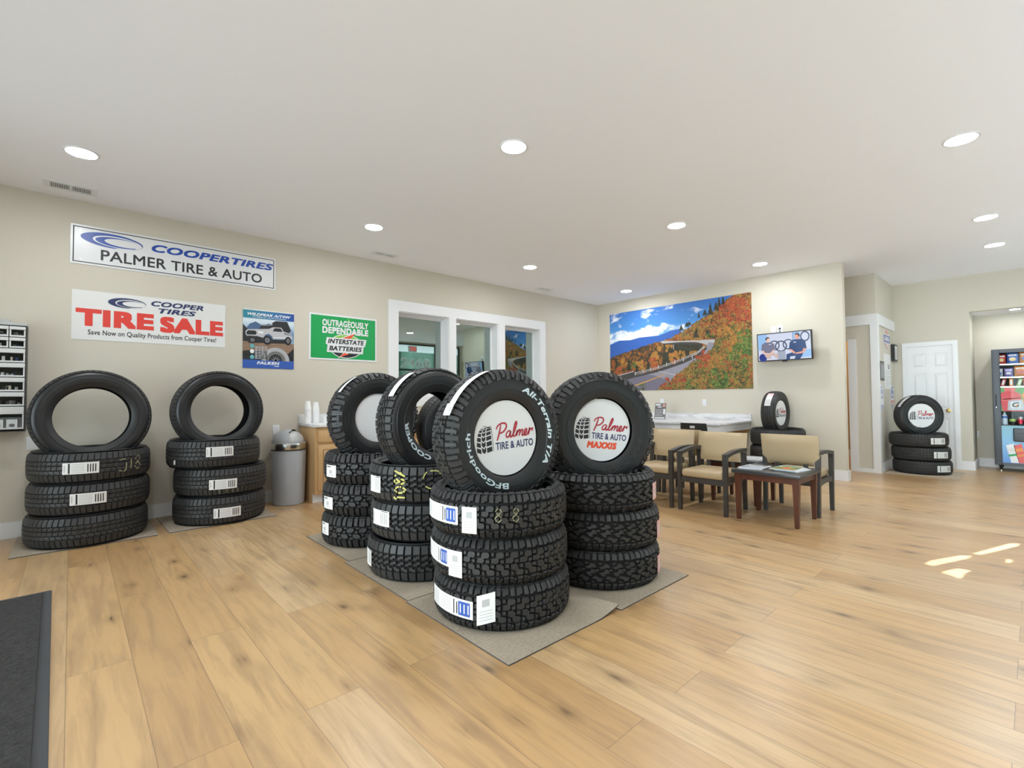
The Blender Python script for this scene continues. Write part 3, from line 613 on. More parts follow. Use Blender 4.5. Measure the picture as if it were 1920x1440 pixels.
for i in range(8): u = .21+.06*i; v = .19+.06*i*.375; b.rect(u*W, (u+.006)*W, v*H, (v+.045)*H, 'guard_rail', lay(1), **k)
b.pr(M_([(.15, .04), (.32, .125), (.43, .185), (.45, .19), (.33, .118), (.17, .035)]), 'road_yellow', lay(1), **k); b.pr(M_([(.39, .225), (.40, .228), (.54, .165), (.53, .16)]), 'guard_rail', lay(1), **k)
# bushes in front
b.pr(M_(rough_edge([(.37, 0), (.44, .06), (.53, .18), (.62, .29), (.70, .37), (.76, .44), (.80, .58), (.86, .66), (.93, .72), (1.0, .60)], 9, .022)+[(1, 0)]), 'bush_front', lay(1), **k)
for u, v, s, m, n in ((.45, .06, .06, 'bush_red', 16), (.55, .12, .06, 'bush_red', 14), (.70, .33, .07, 'bush_red', 18), (.62, .22, .06, 'bush_front', 12), (.90, .85, .10, 'bush_red', 30), (.97, .78, .07, 'bush_red', 14), (.80, .77, .035, 'bush_red', 8), (.83, .64, .06, 'bush_orange', 14), (.90, .55, .07, 'bush_orange', 16), (.97, .46, .08, 'bush_green', 22), (.92, .38, .07, 'bush_green', 16), (.95, .57, .05, 'bush_green', 12), (.88, .46, .05, 'bush_orange', 12), (.96, .25, .05, 'bush_green', 10), (.80, .10, .09, 'bush_green', 22), (.60, .05, .05, 'bush_green', 10), (.27, .05, .035, 'bush_green', 10), (.78, .30, .06, 'bush_orange', 14), (.88, .20, .05, 'bush_front', 10), (.70, .60, .04, 'bush_orange', 8), (.66, .68, .03, 'bush_orange', 7), (.76, .60, .035, 'bush_green', 8), (.58, .60, .03, 'bush_orange', 6), (.52, .585, .025, 'bush_red', 6)):
    for i in range(n):
        a, q = rnd.random()*2*pi, s*math.sqrt(rnd.random()); r = s*rnd.uniform(.22, .42); uu, vv = u+q*cos(a)*.75, v+q*sin(a)*1.3
        r1, r2 = r*.55, r; uu = min(max(uu, r1+.001), .999-r1); vv = min(max(vv, r2+.001), .999-r2)
        b.pr([(uu*W+r1*W*(.75+.35*rnd.random())*cos(t), vv*H+r2*H*(.75+.25*rnd.random())*sin(t)) for t in (2*pi*j/11 for j in range(11))], m, lay(), **k)
b.build('printed_picture', o)
for e in o.children: e.location = (0, 0, 0)

mat('scr_black', (.01, .01, .01), .3)
for nm, c in dict(scr_wall=(.62, .66, .82), scr_blue=(.30, .52, .85), scr_tire=(.05, .07, .14), scr_gray=(.17, .17, .26), scr_navy=(.0, .035, .16), scr_skin=(.75, .35, .25), scr_skin2=(.80, .52, .45), scr_tan=(.62, .45, .40), scr_table=(.33, .38, .48), scr_hair=(.05, .035, .04), scr_chair=(.01, .03, .25), scr_white=(.85, .88, .95)).items(): mat(nm, (.01, .01, .01), .25, emit=c, estr=1.0)
o = thing('wall_television', 'flat television on the wall showing two seated men in shirts', 'television', (7.66, 2.46, 1.897), (0, radians(0), -pi/2))
TV = Matrix.Rotation(radians(5), 4, 'X'); W, H = .73, .415
b = MB().rbox(-W/2, W/2, -.015, .035, -H/2, H/2, 'black_plastic', .004, 2).box(-.03, .03, -.012, .02, -H/2-.018, -H/2, 'black_plastic'); f = b.build('housing', o, rot=(radians(5), 0, 0))
b = MB(); w2, h2 = W/2-.014, H/2-.014; Y = -.0155; k = dict(y=Y)
def U(x, y): return ((x-935)/740*w2, (720-y+(x-935)*-.085)/370*h2)      # screen print coordinates
b.rect(-w2, w2, -h2, h2, 'scr_wall', .2, **k); b.rect(-.30*w2*3.3, -.62*w2, -h2*.2, h2, 'scr_blue', .5, **k); b.rect(w2*.36, w2*.62, 0, h2, 'scr_blue', .5, **k); b.rect(.345*w2, .36*w2, 0, h2, 'scr_tire', .6, **k)
for u, v, r in ((-.36*w2, .10*h2, .075), (.18*w2, .12*h2, .075), (-.10*w2, .02*h2, .082)): b.ring(u, v, r, r, .78, 'scr_tire', 1, 36, **k)
b.ring(.96*w2, .72*h2, .075, .085, .7, 'scr_tire', 1, 36, **k) if False else b.ring(.80*w2, .62*h2, .06, .075, .72, 'scr_tire', 1, 36, **k)
b.rect(-.24*w2, .06*w2, -h2, -.36*h2, 'scr_table', 1.5, **k)
b.pr([(.72*w2, -.35*h2), (w2, -.32*h2), (w2, -.9*h2), (.62*w2, -.9*h2)], 'scr_blue', 1, **k); b.disc(-.82*w2, -.78*h2, .055, .06, 'scr_chair', 1, **k)
def man(u, s, shirt, trousers, skin, hair, flip):
    f = -1 if flip else 1; q = lambda pts: [(u+f*x*s, y*s) for x, y in pts]
    b.pr(q([(-.10, .055), (-.05, .085), (.05, .085), (.10, .05), (.115, -.06), (.07, -.055), (.075, -.11), (-.075, -.11), (-.07, -.05), (-.115, -.055)]), shirt, 2, **k)
    b.pr(q([(-.075, -.10), (.08, -.10), (.15, -.12), (.155, -.20), (.11, -.20), (.10, -.155), (.03, -.15), (.05, -.20), (-.02, -.20), (-.05, -.16)]), trousers, 3, **k)
    b.pr(q([(-.115, -.05), (-.07, -.055), (-.06, -.09), (.03, -.105), (.03, -.125), (-.08, -.115)]), skin, 4, **k); b.pr(q([(.115, -.05), (.08, -.05), (.03, -.10), (.05, -.12)]), skin, 4, **k)
    b.disc(u+f*.0*s, .128*s, .032*s, .044*s, skin, 3, 20, **k); b.pr(q([(-.035, .125), (-.036, .155), (-.01, .178), (.022, .172), (.03, .15), (-.005, .155), (-.018, .12)]), hair, 4, **k)
    b.pr(q([(.015, .05), (.05, .052), (.05, .042), (.015, .04)]), 'scr_white', 5, **k)
man(-.60*w2, .86, 'scr_gray', 'scr_tan', 'scr_skin2', 'scr_hair', False); man(.52*w2, 1.0, 'scr_navy', 'scr_navy', 'scr_skin', 'scr_hair', True)
b.build('screen', o, rot=(radians(5), 0, 0))
MB().rbox(-.05, .05, .09, .177, -.09, .09, 'black_plastic', .004).box(-.02, .02, .03, .10, -.03, .03, 'black_plastic').build('wall_bracket', o)

# wall plates and outlets (local: face towards -Y)
def plate(name, label, cat, loc, rz, kind, w=.075, h=.118, grp='white wall plates'):
    o = thing(name, label, cat, loc, (0, 0, rz), grp); MB().rbox(-w/2, w/2, -.006, 0, -h/2, h/2, 'sheet_white', .002, 2).build('cover_plate', o)
    if kind == 'outlet':
        for z in (.021, -.021):
            q = MB().disc(0, z, .016, .014, 'trim_white', 0.3, 20, -.0062)
            for u in (-.006, .006): q.rect(u-.001, u+.001, z-.001, z+.006, 'ink_black', 1, -.0062)
            q.build('socket', o)
    elif kind == 'cable':
        MB().cyl((0, -.006, .012), (0, -.03, .012), .014, .012, 'black_plastic', 14).cyl((0, -.006, -.03), (0, -.02, -.03), .008, .008, 'black_plastic', 12).build('plug', o)
    return o
plate('wall_outlet', 'white outlet on the back wall just above the gray trash can', 'outlet', (1.75, YA, .815), 0, 'outlet', grp=None)
plate('wall_outlet', 'white wall plate low behind the left tire stack, under the drawer rack', 'outlet', (-.245, YA, .80), 0, 'outlet', grp=None)
plate('wall_outlet', 'white outlet below the mural, right of the leaflet holder', 'outlet', (XB, 3.756, 1.065), -pi/2, 'outlet', grp=None)
plate('wall_outlet', 'white outlet directly behind the leaflet holder on the counter', 'outlet', (XB, 4.54, 1.075), -pi/2, 'outlet', grp=None)
plate('wall_plate', 'blank white plate above the television, left one of the pair', 'wall plate', (XB, 2.655, 2.165), -pi/2, 'blank', .075, .12, None)
plate('wall_plate', 'white plate with black cable plugs above the television', 'wall plate', (XB, 2.565, 2.17), -pi/2, 'cable', .075, .14, None)
plate('wall_outlet', 'white outlet in the alcove left of the vending machine', 'outlet', (XV, .665, .52), -pi/2, 'outlet', .07, .1, None)
# exit sign by the entrance
o = thing('exit_sign', 'red exit sign above the entrance, seen mirrored in the office glass', 'sign', (8.25, YF, 2.80), (0, 0, pi)); MB().rbox(-.16, .16, -.04, 0, -.1, .1, 'sheet_white', .005).build('housing', o)
mat('exit_red', (.6, .03, .03), .4, emit=(1, .1, .08), estr=1.5); MB().text('EXIT', -.12, .12, -.06, .06, 'exit_red', 1, .03, 0, -.04).build('lettering', o)
# ------------------------------------------------------------------ tires (local: axis along Z, tread around it)
def profile(R, hw, rb, dep):
    """outer skin from the lower bead over the tread to the upper bead: (r, z)"""
    h = R-rb; half = [(R-dep, 0), (R-dep-.001, hw*.42), (R-dep-.005, hw*.68), (R-dep-.013, hw*.82), (R-.034-dep*.3, hw*.92), (R-.34*h, hw*.985), (R-.52*h, hw), (R-.72*h, hw*.96), (rb+.012, hw*.86), (rb+.004, hw*.82)]
    return [(r, -z) for r, z in half[:0:-1]]+half
def inner(R, hw, rb, dep):
    half = [(rb, hw*.78), (rb+.002, hw*.70), (rb+.02, hw*.74), (R-.5*(R-rb), hw*.90), (R-.05, hw*.84), (R-.032, hw*.5), (R-.030, 0)]
    return half+[(r, -z) for r, z in half[-2::-1]]
class Prof:
    def __init__(s, R, hw, rb, dep):
        p = [Vector(q) for q in profile(R, hw, rb, dep)]; s.p = p; s.R = R; s.hw = hw; s.rb = rb; c = len(p)//2
        s.up = p[c:]; s.L = [0]
        for a, b in zip(s.up, s.up[1:]): s.L.append(s.L[-1]+(b-a).length)
        s.T = hw*.80                                   # arc length that counts as t = 1 (edge of the flat tread)
    def at(s, t):
        """t = 0 middle, 1 tread edge, beyond = down the sidewall -> (r, z, nr, nz)"""
        a = abs(t)*s.T; i = 0
        while i < len(s.L)-2 and s.L[i+1] < a: i += 1
        k = (a-s.L[i])/(s.L[i+1]-s.L[i]); p = s.up[i].lerp(s.up[i+1], min(1, k))
        def nrm(j): j = max(0, min(len(s.up)-2, j)); d = s.up[j+1]-s.up[j]; return Vector((d.y, -d.x)).normalized()
        n = (nrm(i-1 if k < .5 else i)+nrm(i if k < .5 else i+1)).normalized() if i else Vector((1, 0)).lerp(nrm(1), k).normalized()
        g = 1 if t >= 0 else -1
        return p.x, p.y*g, n.x, n.y*g
    def zside(s, r):
        q = s.up[4:]
        for a, b in zip(q, q[1:]):
            if b.x <= r <= a.x: k = (a.x-r)/(a.x-b.x+1e-9); return a.y+(b.y-a.y)*k
        return s.hw
def lugs(P, N, polys, h):
    """raised tread blocks; polys: list of outlines in (pitch fraction, t)"""
    b = MB(); da = 2*pi/N
    for poly in polys:
        pts = []
        for i in range(len(poly)):
            a, c = poly[i], poly[(i+1) % len(poly)]
            n = max(1, math.ceil(max(abs(a[0]-c[0])*da*P.R/.030, abs(a[1]-c[1])*P.T/.026)))
            pts += [(a[0]+(c[0]-a[0])*j/n, a[1]+(c[1]-a[1])*j/n) for j in range(n)]
        cx = sum(p[0] for p in pts)/len(pts); cy = sum(p[1] for p in pts)/len(pts); m = len(pts); rings = []
        ex = max(p[0] for p in pts)-min(p[0] for p in pts); ey = max(p[1] for p in pts)-min(p[1] for p in pts)
        for k, hh in ((0, -.002), (.0, h*.72), (1, h)):
            fx, fy = (1-k*min(.3, .0030/max(.004, ex*da*P.R)*2), 1-k*min(.3, .0030/max(.004, ey*P.T)*2)); rg = []
            for s_, t in pts:
                s2, t2 = cx+(s_-cx)*fx, cy+(t-cy)*fy; r, z, nr, nz = P.at(t2); fall = 1 if abs(t2) < 1.12 else max(.30, 1-(abs(t2)-1.12)*1.5)
                rg.append((s2*da, r+nr*hh*fall, z+nz*hh*fall))
            rings.append(rg)
        for i in range(N):
            vs = [(r*cos(a+i*da), r*sin(a+i*da), z) for rg in rings for a, r, z in rg]
            fs = [(k*m+j, k*m+(j+1) % m, (k+1)*m+(j+1) % m, (k+1)*m+j) for k in (0, 1) for j in range(m)]+[tuple(range(2*m, 3*m))]
            b.add(vs, fs, 'rubber_tread', True)
    return b
def mir(polys, sh=.5): return polys+[[(s_+sh, -t) for s_, t in q][::-1] for q in polys]
def T_allterrain():     # hooked interlocking blocks
    return mir([[(.0, .05), (.40, .0), (.56, .12), (.54, .30), (.86, .32), (.95, .48), (.86, .64), (.50, .66), (.34, .54), (.36, .34), (.06, .30)], [(.65, .04), (.91, .02), (.94, .24), (.63, .23)], [(1.02, .40), (1.25, .42), (1.26, .62), (1.04, .64)],
                [(.00, .73), (.22, .74), (.28, .82), (.46, .83), (.46, 1.25), (.52, 1.55), (.08, 1.55), (.02, 1.24)], [(.57, .75), (.92, .74), (.90, 1.20), (.98, 1.40), (.62, 1.40), (.55, 1.20)]], .35), 33
def T_blocks():         # rows of small stepped blocks
    c = [[(.04, -.15), (.52, -.13), (.52, -.05), (.90, -.03), (.90, .15), (.42, .13), (.42, .04), (.04, .02)]]
    s = [[(.02, .20), (.46, .22), (.46, .30), (.86, .32), (.86, .53), (.40, .52), (.40, .44), (.02, .42)], [(.0, .58), (.86, .60), (.86, 1.10), (.0, 1.12)]]
    return c+mir(s), 46
def T_mud():            # big widely spaced lugs
    return mir([[(.04, .06), (.50, .03), (.70, .22), (.66, .42), (.24, .44), (.06, .26)], [(.66, .04), (.94, .0), (1.0, .16), (.86, .24), (.76, .14)], [(.80, .32), (1.16, .34), (1.12, .46), (.78, .50)], [(.06, .54), (.50, .52), (.54, .80), (.50, 1.25), (.46, 1.50), (.14, 1.50), (.08, 1.25)], [(.64, .58), (.96, .56), (.96, 1.20), (.92, 1.32), (.68, 1.32), (.64, 1.20)]]), 25
def T_diamond():
    c = [[(.07, .0), (.28, -.25), (.50, -.23), (.52, -.09), (.92, .0), (.72, .25), (.50, .23), (.48, .09)]]
    s = [[(.04, .36), (.26, .18), (.60, .31), (.92, .34), (.76, .60), (.44, .60), (.40, .44)], [(.72, .17), (.96, .06), (1.14, .17), (.95, .27)], [(.06, .50), (.30, .56), (.34, .66), (.06, .68)], [(.03, .77), (.46, .74), (.46, 1.22), (.44, 1.50), (.09, 1.50), (.05, 1.20)], [(.56, .73), (.94, .76), (.92, 1.28), (.58, 1.30)]]
    return c+mir(s, .5), 30
def T_road():           # circumferential ribs with fine slanted slits
    c = [[(.03, -.155), (.97, -.155), (1.17, .155), (.23, .155)]]
    s = [[(.02, .205), (.96, .205), (1.30, .50), (.36, .50)], [(.02, .555), (.90, .555), (1.0, 1.12), (.12, 1.12)]]
    return c+mir(s), 64
def T_rib():
    c = [[(.0, -.15), (1.0, -.15), (1.0, .15), (.0, .15)]]
    s = [[(.0, .20), (1.0, .20), (1.0, .50), (.0, .50)], [(.0, .56), (.94, .56), (.94, 1.10), (.0, 1.10)]]
    return c+mir(s, 0), 60
TIRE = {}
def tire_mesh(kind, R, w, rb, dep, tread):
    """mesh data of carcass (lying, standing) and tread of one kind"""
    hw = w/2; hs = hw; hw = hw-dep*.35; res = []
    for r0 in (R-.078, rb):
        P = Prof(R, hw, r0, dep)
        b = MB().lathe(profile(R, hw, r0, dep), 'rubber_sidewall', 96).lathe(inner(R, hw, r0, dep)[::1], 'rubber', 96)
        b.lathe([(r0+.004, hw*.82), (r0, hw*.80), (r0, hw*.78)], 'rubber', 96).lathe([(r0, -hw*.78), (r0, -hw*.80), (r0+.004, -hw*.82)], 'rubber', 96)
        for rr in (.30, .62):                          # moulded rings on both sidewalls
            r = R-(R-r0)*rr-.01
            for g in (1, -1): z = P.zside(r)*g; b.lathe([(r-.004, z-.001*g), (r-.002, z+.0022*g), (r+.002, z+.0022*g), (r+.004, z-.001*g)], 'rubber_sidewall', 96)
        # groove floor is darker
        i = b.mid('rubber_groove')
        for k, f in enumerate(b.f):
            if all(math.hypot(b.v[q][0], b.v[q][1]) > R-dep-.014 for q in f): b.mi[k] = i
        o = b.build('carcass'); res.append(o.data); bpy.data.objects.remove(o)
    P = Prof(R, hw, rb, dep); polys, N = tread()
    o = lugs(P, N, polys, dep).build('tread', angle=40); res.append(o.data); bpy.data.objects.remove(o)
    TIRE[kind] = (R, hs, rb, dep, res, P)
tire_mesh('road', .405, .252, .254, .009, T_road)
tire_mesh('road_wide', .397, .264, .254, .009, T_road)
tire_mesh('mud', .387, .244, .205, .016, T_mud)
tire_mesh('block', .387, .246, .212, .013, T_blocks)
tire_mesh('hook', .385, .229, .214, .014, T_allterrain)
tire_mesh('diamond', .392, .231, .214, .013, T_diamond)
tire_mesh('rib', .350, .200, .190, .008, T_rib)
tire_mesh('small', .312, .190, .186, .008, T_rib)

def meshobj(name, me, par):
    o = bpy.data.objects.new(name, me); COL.objects.link(o); o.parent = par; return o
def paper_label(par, R, a0, a1, z0, z1, style='long', skew=0, name='paper_label'):
    """label stuck round the tread between angles a0 < a1 (degrees)"""
    b = MB(); n = 10
    def put(u0, u1, v0, v1, m, lift):
        vs = []
        for i in range(n+1):
            u = u0+(u1-u0)*i/n; a = radians(a0+(a1-a0)*u)
            for v in (v0, v1): vs.append(((R+.0025+lift)*cos(a), (R+.0025+lift)*sin(a), z0+(z1-z0)*v+skew*(u-.5)))
        b.add(vs, [(2*i, 2*i+2, 2*i+3, 2*i+1) for i in range(n)], m, True)
    put(0, 1, 0, 1, 'paper', 0)
    bars = []
    if style == 'long': bars = [(.04, .07, .2, .8, 'paper_gray'), (.16, .21, .06, .94, 'ink_black')]+[(.25, .60, .12+.14*i, .16+.14*i, 'paper_gray') for i in range(6)]+[(.68+.07*i, .71+.07*i, .15, .85, 'ink_black') for i in range(4)]
    elif style == 'brand': bars = [(.05, .26, .10+.12*i, .14+.12*i, 'paper_gray') for i in range(7)]+[(.32, .60, .2+.15*i, .23+.15*i, 'paper_gray') for i in range(5)]+[(.64, .66, .1, .9, 'ink_black'), (.70, .72, .15, .8, 'ink_black'), (.74, .95, .12, .88, 'blue_print')]+[(.77+.07*i, .79+.07*i, .25, .75, 'paper') for i in range(3)]
    elif style == 'tag': bars = [(.15, .85, .12+.1*i, .14+.1*i, 'paper_gray') for i in range(4)]+[(.3, .7, .58, .82, 'paper_gray')]
    elif style == 'square': bars = [(.1, .5, .82, .9, 'ink_black'), (.38, .62, .3, .6, 'paper_gray'), (.2, .8, .15, .2, 'paper_gray')]
    elif style == 'pink': b.mi = [b.mid('tag_pink') for _ in b.mi]; bars = [(.2, .8, .2+.2*i, .28+.2*i, 'paper') for i in range(3)]
    elif style == 'half': bars = [(.55+.1*i, .60+.1*i, .15, .85, 'paper_gray') for i in range(4)]+[(.05, .12, .1, .9, 'paper_gray'), (.6, .95, .92, .96, 'ink_black')]
    elif style == 'bare': bars = [(.2, .8, .15, .85, 'paper')]
    for q in bars: put(*q, .0008)
    return b.build(name, par)
def chalk(par, R, a, z, size, glyph, m='chalk', wd=.085):
    b = MB(); out = []
    for st in glyph:
        for q in ribbon(bez([(p[0]*size, p[1]*size) for p in st], 6), size*wd):
            out.append([((R+.0015)*cos(radians(a)+u.x/R), (R+.0015)*sin(radians(a)+u.x/R), z+u.y) for u in q])
    for k, q in enumerate(out):
        if sin(k*1.73)+sin(k*.61+1) > -.65: b.add(q, [(0, 1, 2, 3)], m)
    return b.build('chalk_marks', par)
ONE = [[(-.15, .3), (.05, .48), (.05, -.48)]]; ZERO = [[(0, .5), (-.26, .2), (-.26, -.2), (0, -.5), (.26, -.2), (.26, .2), (0, .5)]]; EX = [[(-.28, .48), (.28, -.48)], [(.28, .48), (-.28, -.48)]]
EIGHT = [[(-.2, .3), (0, .5), (.2, .3), (0, .05), (-.22, -.2), (0, -.45), (.22, -.2), (0, .05), (-.2, .3)]]
def shift(g, dx, dy): return [[(x+dx, y+dy) for x, y in s_] for s_ in g]
def side_text(par, P, body, a0, a1, r0, r1, bold=.02, m='letter_white', name='sidewall_lettering', shear=0):
    """lettering round the upper sidewall, read clockwise from angle a0 to a1 (degrees, 90 = top)"""
    vs, fs = glyphs(body, bold, shear); W, H = max(v[0] for v in vs), max(v[1] for v in vs); b = MB()
    o = []
    for u, v, k in vs:
        a = radians(a0+(a1-a0)*u/W); r = r0+(r1-r0)*v/H; o.append((r*cos(a), r*sin(a), P.zside(r)+.0032+k*5e-5))
    b.add(o, fs, m); return b.build(name, par)
def tire(kind, label, loc, spin=0, axis=None, roll=0, group=None):
    o = thing('tire', label, 'tire', loc, group=group); R, hw, rb, dep, me, P = TIRE[kind]
    if axis is None: o.rotation_euler = (0, 0, radians(spin)); meshobj('carcass', me[0], o)
    else:
        z = Vector(axis).normalized(); y = (Vector((0, 0, 1))-z*z.z).normalized(); x = y.cross(z); q = Matrix((x, y, z)).transposed() @ Matrix.Rotation(radians(roll), 3, 'Z')
        o.rotation_euler = q.to_euler(); meshobj('carcass', me[1], o)
    meshobj('tread', me[2], o); return o

# --- the emblem on the display discs
def emblem(b, u0, v0, w, h, m, y, layer=1):
    def f(x, q): a = q*pi/2; return (u0+w*(x*(1-.12*q)+(1-x)*.42*(1-cos(a*.96))*.9-.05*sin(a*2)*(1-x)), v0+h*sin(a*.97)*(.93+.07*x))
    def cell(x0, x1, q0, q1, dl, dr):
        b.pr([f(x0, q0+dl), f((x0+x1)/2, (q0+q0)/2+(dl+dr)/2), f(x1, q0+dr), f(x1, q1+dr), f((x0+x1)/2, (q1+q1)/2+(dl+dr)/2), f(x0, q1+dl)], m, layer, y)
    n = 6
    for i in range(n):
        q0, q1 = (i+.10)/n*.94, (i+.86)/n*.94
        cell(0, .24, q0, q1, .03, -.02); cell(.29, .42, q0, q1, .03, -.03); cell(.42, .53, q0, q1, -.03, .03); cell(.58, .90, q0, q1, -.01, .02)
    for q in ribbon([Vector(f(.97, t)) for t in (.02, .2, .4, .6, .75, .88, .97)], w*.03): b.pr([tuple(p) for p in q], m, layer, y)
    for q in ribbon([Vector((u0+w*(.40+.5*t), v0+h*(1.0-.14*t*t))) for t in (0, .3, .6, .85, 1.05)], w*.03): b.pr([tuple(p) for p in q], m, layer, y)
PALMER = [[(.95, 3.75), (.85, 2.8), (.65, 1.6), (.35, .55)], [(-.1, 2.9), (.2, 3.6), (1.2, 4.05), (2.2, 3.9), (2.45, 3.2), (2.0, 2.45), (1.2, 2.05), (.8, 2.15)],
          [(3.75, 2.15), (3.3, 2.35), (2.75, 2.0), (2.6, 1.4), (2.95, 1.02), (3.4, 1.3), (3.75, 2.15), (3.65, 1.5), (3.8, 1.05), (4.2, 1.2), (4.8, 2.3), (5.15, 3.6), (5.0, 4.1), (4.7, 3.6), (4.5, 2.3), (4.5, 1.3), (4.75, 1.02), (5.15, 1.35), (5.55, 2.25)],
          [(5.55, 2.3), (5.5, 1.7), (5.4, 1.0)], [(5.45, 1.4), (5.85, 2.1), (6.15, 2.3), (6.25, 2.0), (6.1, 1.0)], [(6.15, 1.4), (6.6, 2.1), (6.9, 2.3), (7.0, 2.0), (6.9, 1.4), (7.0, 1.04), (7.4, 1.2), (7.9, 1.6), (8.1, 2.05), (7.9, 2.35), (7.55, 2.0), (7.45, 1.4), (7.75, 1.02), (8.3, 1.2), (8.75, 1.9), (8.9, 2.5), (8.95, 2.15), (9.35, 2.2), (9.75, 2.35), (9.55, 1.75)], [(8.9, 2.3), (8.8, 1.7), (8.65, 1.0)]]
def script_word(b, u0, u1, v0, v1, m, y, layer=1):
    sx, sz = (u1-u0)/10.0, (v1-v0)/3.6
    for st in PALMER:
        for q in ribbon(bez([((x+.18*(z-1))*sx, (z-.5)*sz) for x, z in st], 7), .42*sx): b.pr([(u0+p.x, v0+p.y) for p in q], m, layer, y)
def disc_sign(label, tire_obj, R, z, turn, kind='plain'):
    """round display board fitted in the hole of a standing tire"""
    o = thing('display_disc', label, 'sign')
    o.matrix_world = tire_obj.matrix_basis @ Matrix.Translation((0, 0, z)) @ Matrix.Rotation(radians(turn), 4, 'Z') @ Matrix.Rotation(-pi/2, 4, 'X')
    MB().cyl((0, 0, 0), (0, -.006, 0), R, R, 'sheet_white', 64).build('board', o)
    Y = -.006
    if kind != 'plain':
        b = MB(); emblem(b, -.93*R, -.34*R, .52*R, .70*R, 'ink_black', Y); b.build('tread_emblem', o)
        b = MB(); script_word(b, -.34*R, .90*R, -.06*R, .40*R, 'red_script', Y); b.build('script_lettering', o)
        b = MB(); b.text('TIRE & AUTO', -.36*R, .88*R, -.30*R, -.10*R, 'navy', 1, .02, 0, Y); b.build('lettering', o)
    if kind == 'brand': b = MB(); b.text('MAXXIS', -.50*R, .55*R, -.60*R, -.38*R, 'orange_red', 1, .06, .15, Y); b.build('brand_lettering', o)
    return o
# ------------------------------------------------------------------ the stacks
def rug(label, x0, x1, y0, y1, rot=0, m='rug_beige', h=.006, curl=None, group='beige floor mats under tires', name='floor_mat'):
    o = thing(name, label, 'mat', ((x0+x1)/2, (y0+y1)/2, 0), (0, 0, radians(rot)), group); a, c = (x1-x0)/2, (y1-y0)/2; n = 26
    def z(u, v):
        if not curl: return 0
        d = (u-.80)*3.2-(v-.06)*1.5; return curl*max(0, min(1, d))**1.5
    b = MB(); vs = []
    for k in (0, 1): vs += [(-a+2*a*i/n, -c+2*c*j/n, h*k+z(i/n, j/n)) for j in range(n+1) for i in range(n+1)]
    M = (n+1)**2; q = lambda i, j, k: k*M+j*(n+1)+i
    b.add(vs, [(q(i, j, 1), q(i+1, j, 1), q(i+1, j+1, 1), q(i, j+1, 1)) for i in range(n) for j in range(n)], m, True)
    b.add(vs, [(q(i, j, 0), q(i, j+1, 0), q(i+1, j+1, 0), q(i+1, j, 0)) for i in range(n) for j in range(n)], m, True)
    e = []
    for i in range(n): e += [(q(i, 0, 0), q(i+1, 0, 0), q(i+1, 0, 1), q(i, 0, 1)), (q(i+1, n, 0), q(i, n, 0), q(i, n, 1), q(i+1, n, 1)), (q(0, i+1, 0), q(0, i, 0), q(0, i, 1), q(0, i+1, 1)), (q(n, i, 0), q(n, i+1, 0), q(n, i+1, 1), q(n, i, 1))]
    b.add(vs, e, 'mat_border', False); b.build('pile', o); return o
HM = .007
def stack(kind, c, labels, jit=((0, 0), (0, 0), (0, 0)), z0=HM, group=None):
    R, hw = TIRE[kind][:2]; out = []
    for i, l in enumerate(labels): out.append(tire(kind, l, (c[0]+jit[i][0], c[1]+jit[i][1], z0+hw+i*(2*hw+.001)), i*37, group=group))
    return out
def lab(t, kind, a0, a1, z0, z1, *k, **kw):
    """world angles and heights -> label on a lying tire"""
    s_ = math.degrees(t.rotation_euler.z); return paper_label(t, TIRE[kind][0], a0-s_, a1-s_, z0-t.location.z, z1-t.location.z, *k, **kw)
FW_ = (0, -1, 0)
# 1: against the wall by the drawer rack
rug('beige mat under the tire stack nearest the drawer rack', -.325, .575, 5.165, 5.93, 0)
s = stack('road', (.139, 5.53), ('bottom tire of the left wall stack, without any paper label', 'middle tire of the left wall stack, with a white label', 'third tire up in the left wall stack, with pale chalk digits'), ((-.012, -.01), (0, 0), (.0, .0)), group='highway tires stacked at the wall')
lab(s[1], 'road', 250.4, 282, .345, .435); lab(s[2], 'road', 243.3, 275, .59, .68)
chalk(s[2], .405, 302-74, 0, .12, [[(-.5, .3), (-.1, .3), (-.1, -.45), (-.6, -.4)], [(.3, .4), (.28, -.4)]]+shift(EIGHT, .8, 0), 'chalk_pale')
tire('road', 'large tire standing upright on the left wall stack, next to the drawer rack', (.139, 5.50, 1.432-.405), axis=(.02, -1, .05), group='highway tires stacked at the wall')
# 2: against the wall by the trash can
rug('beige mat under the tire stack beside the trash can', .645, 1.535, 5.18, 5.935, 1.2)
s = stack('road_wide', (1.113, 5.52), ('bottom tire of the wall stack beside the gray trash can', 'middle tire of the wall stack beside the gray trash can', 'third tire up in the wall stack beside the trash can, shifted left'), ((0, 0), (.005, 0), (-.055, .0)), group='highway tires stacked at the wall')
lab(s[0], 'road_wide', 250.6, 283, .075, .165); lab(s[1], 'road_wide', 244.4, 277, .34, .43); lab(s[2], 'road_wide', 249.2, 281, .645, .735)
paper_label(s[2], .397, 206-74, 209-74, -.09, -.05, 'bare', name='white_scrap')
chalk(s[1], .397, 265-37, -.085, .03, shift(EIGHT, -2, 0)+shift(EIGHT, 0, 0)+shift(EIGHT, 1.5, 0)+shift(EIGHT, 3, 0), 'chalk_pale')
tire('road_wide', 'tire standing upright on the wall stack beside the trash can', (1.085, 5.52, 1.455-.397), axis=(.03, -1, .03), group='highway tires stacked at the wall')
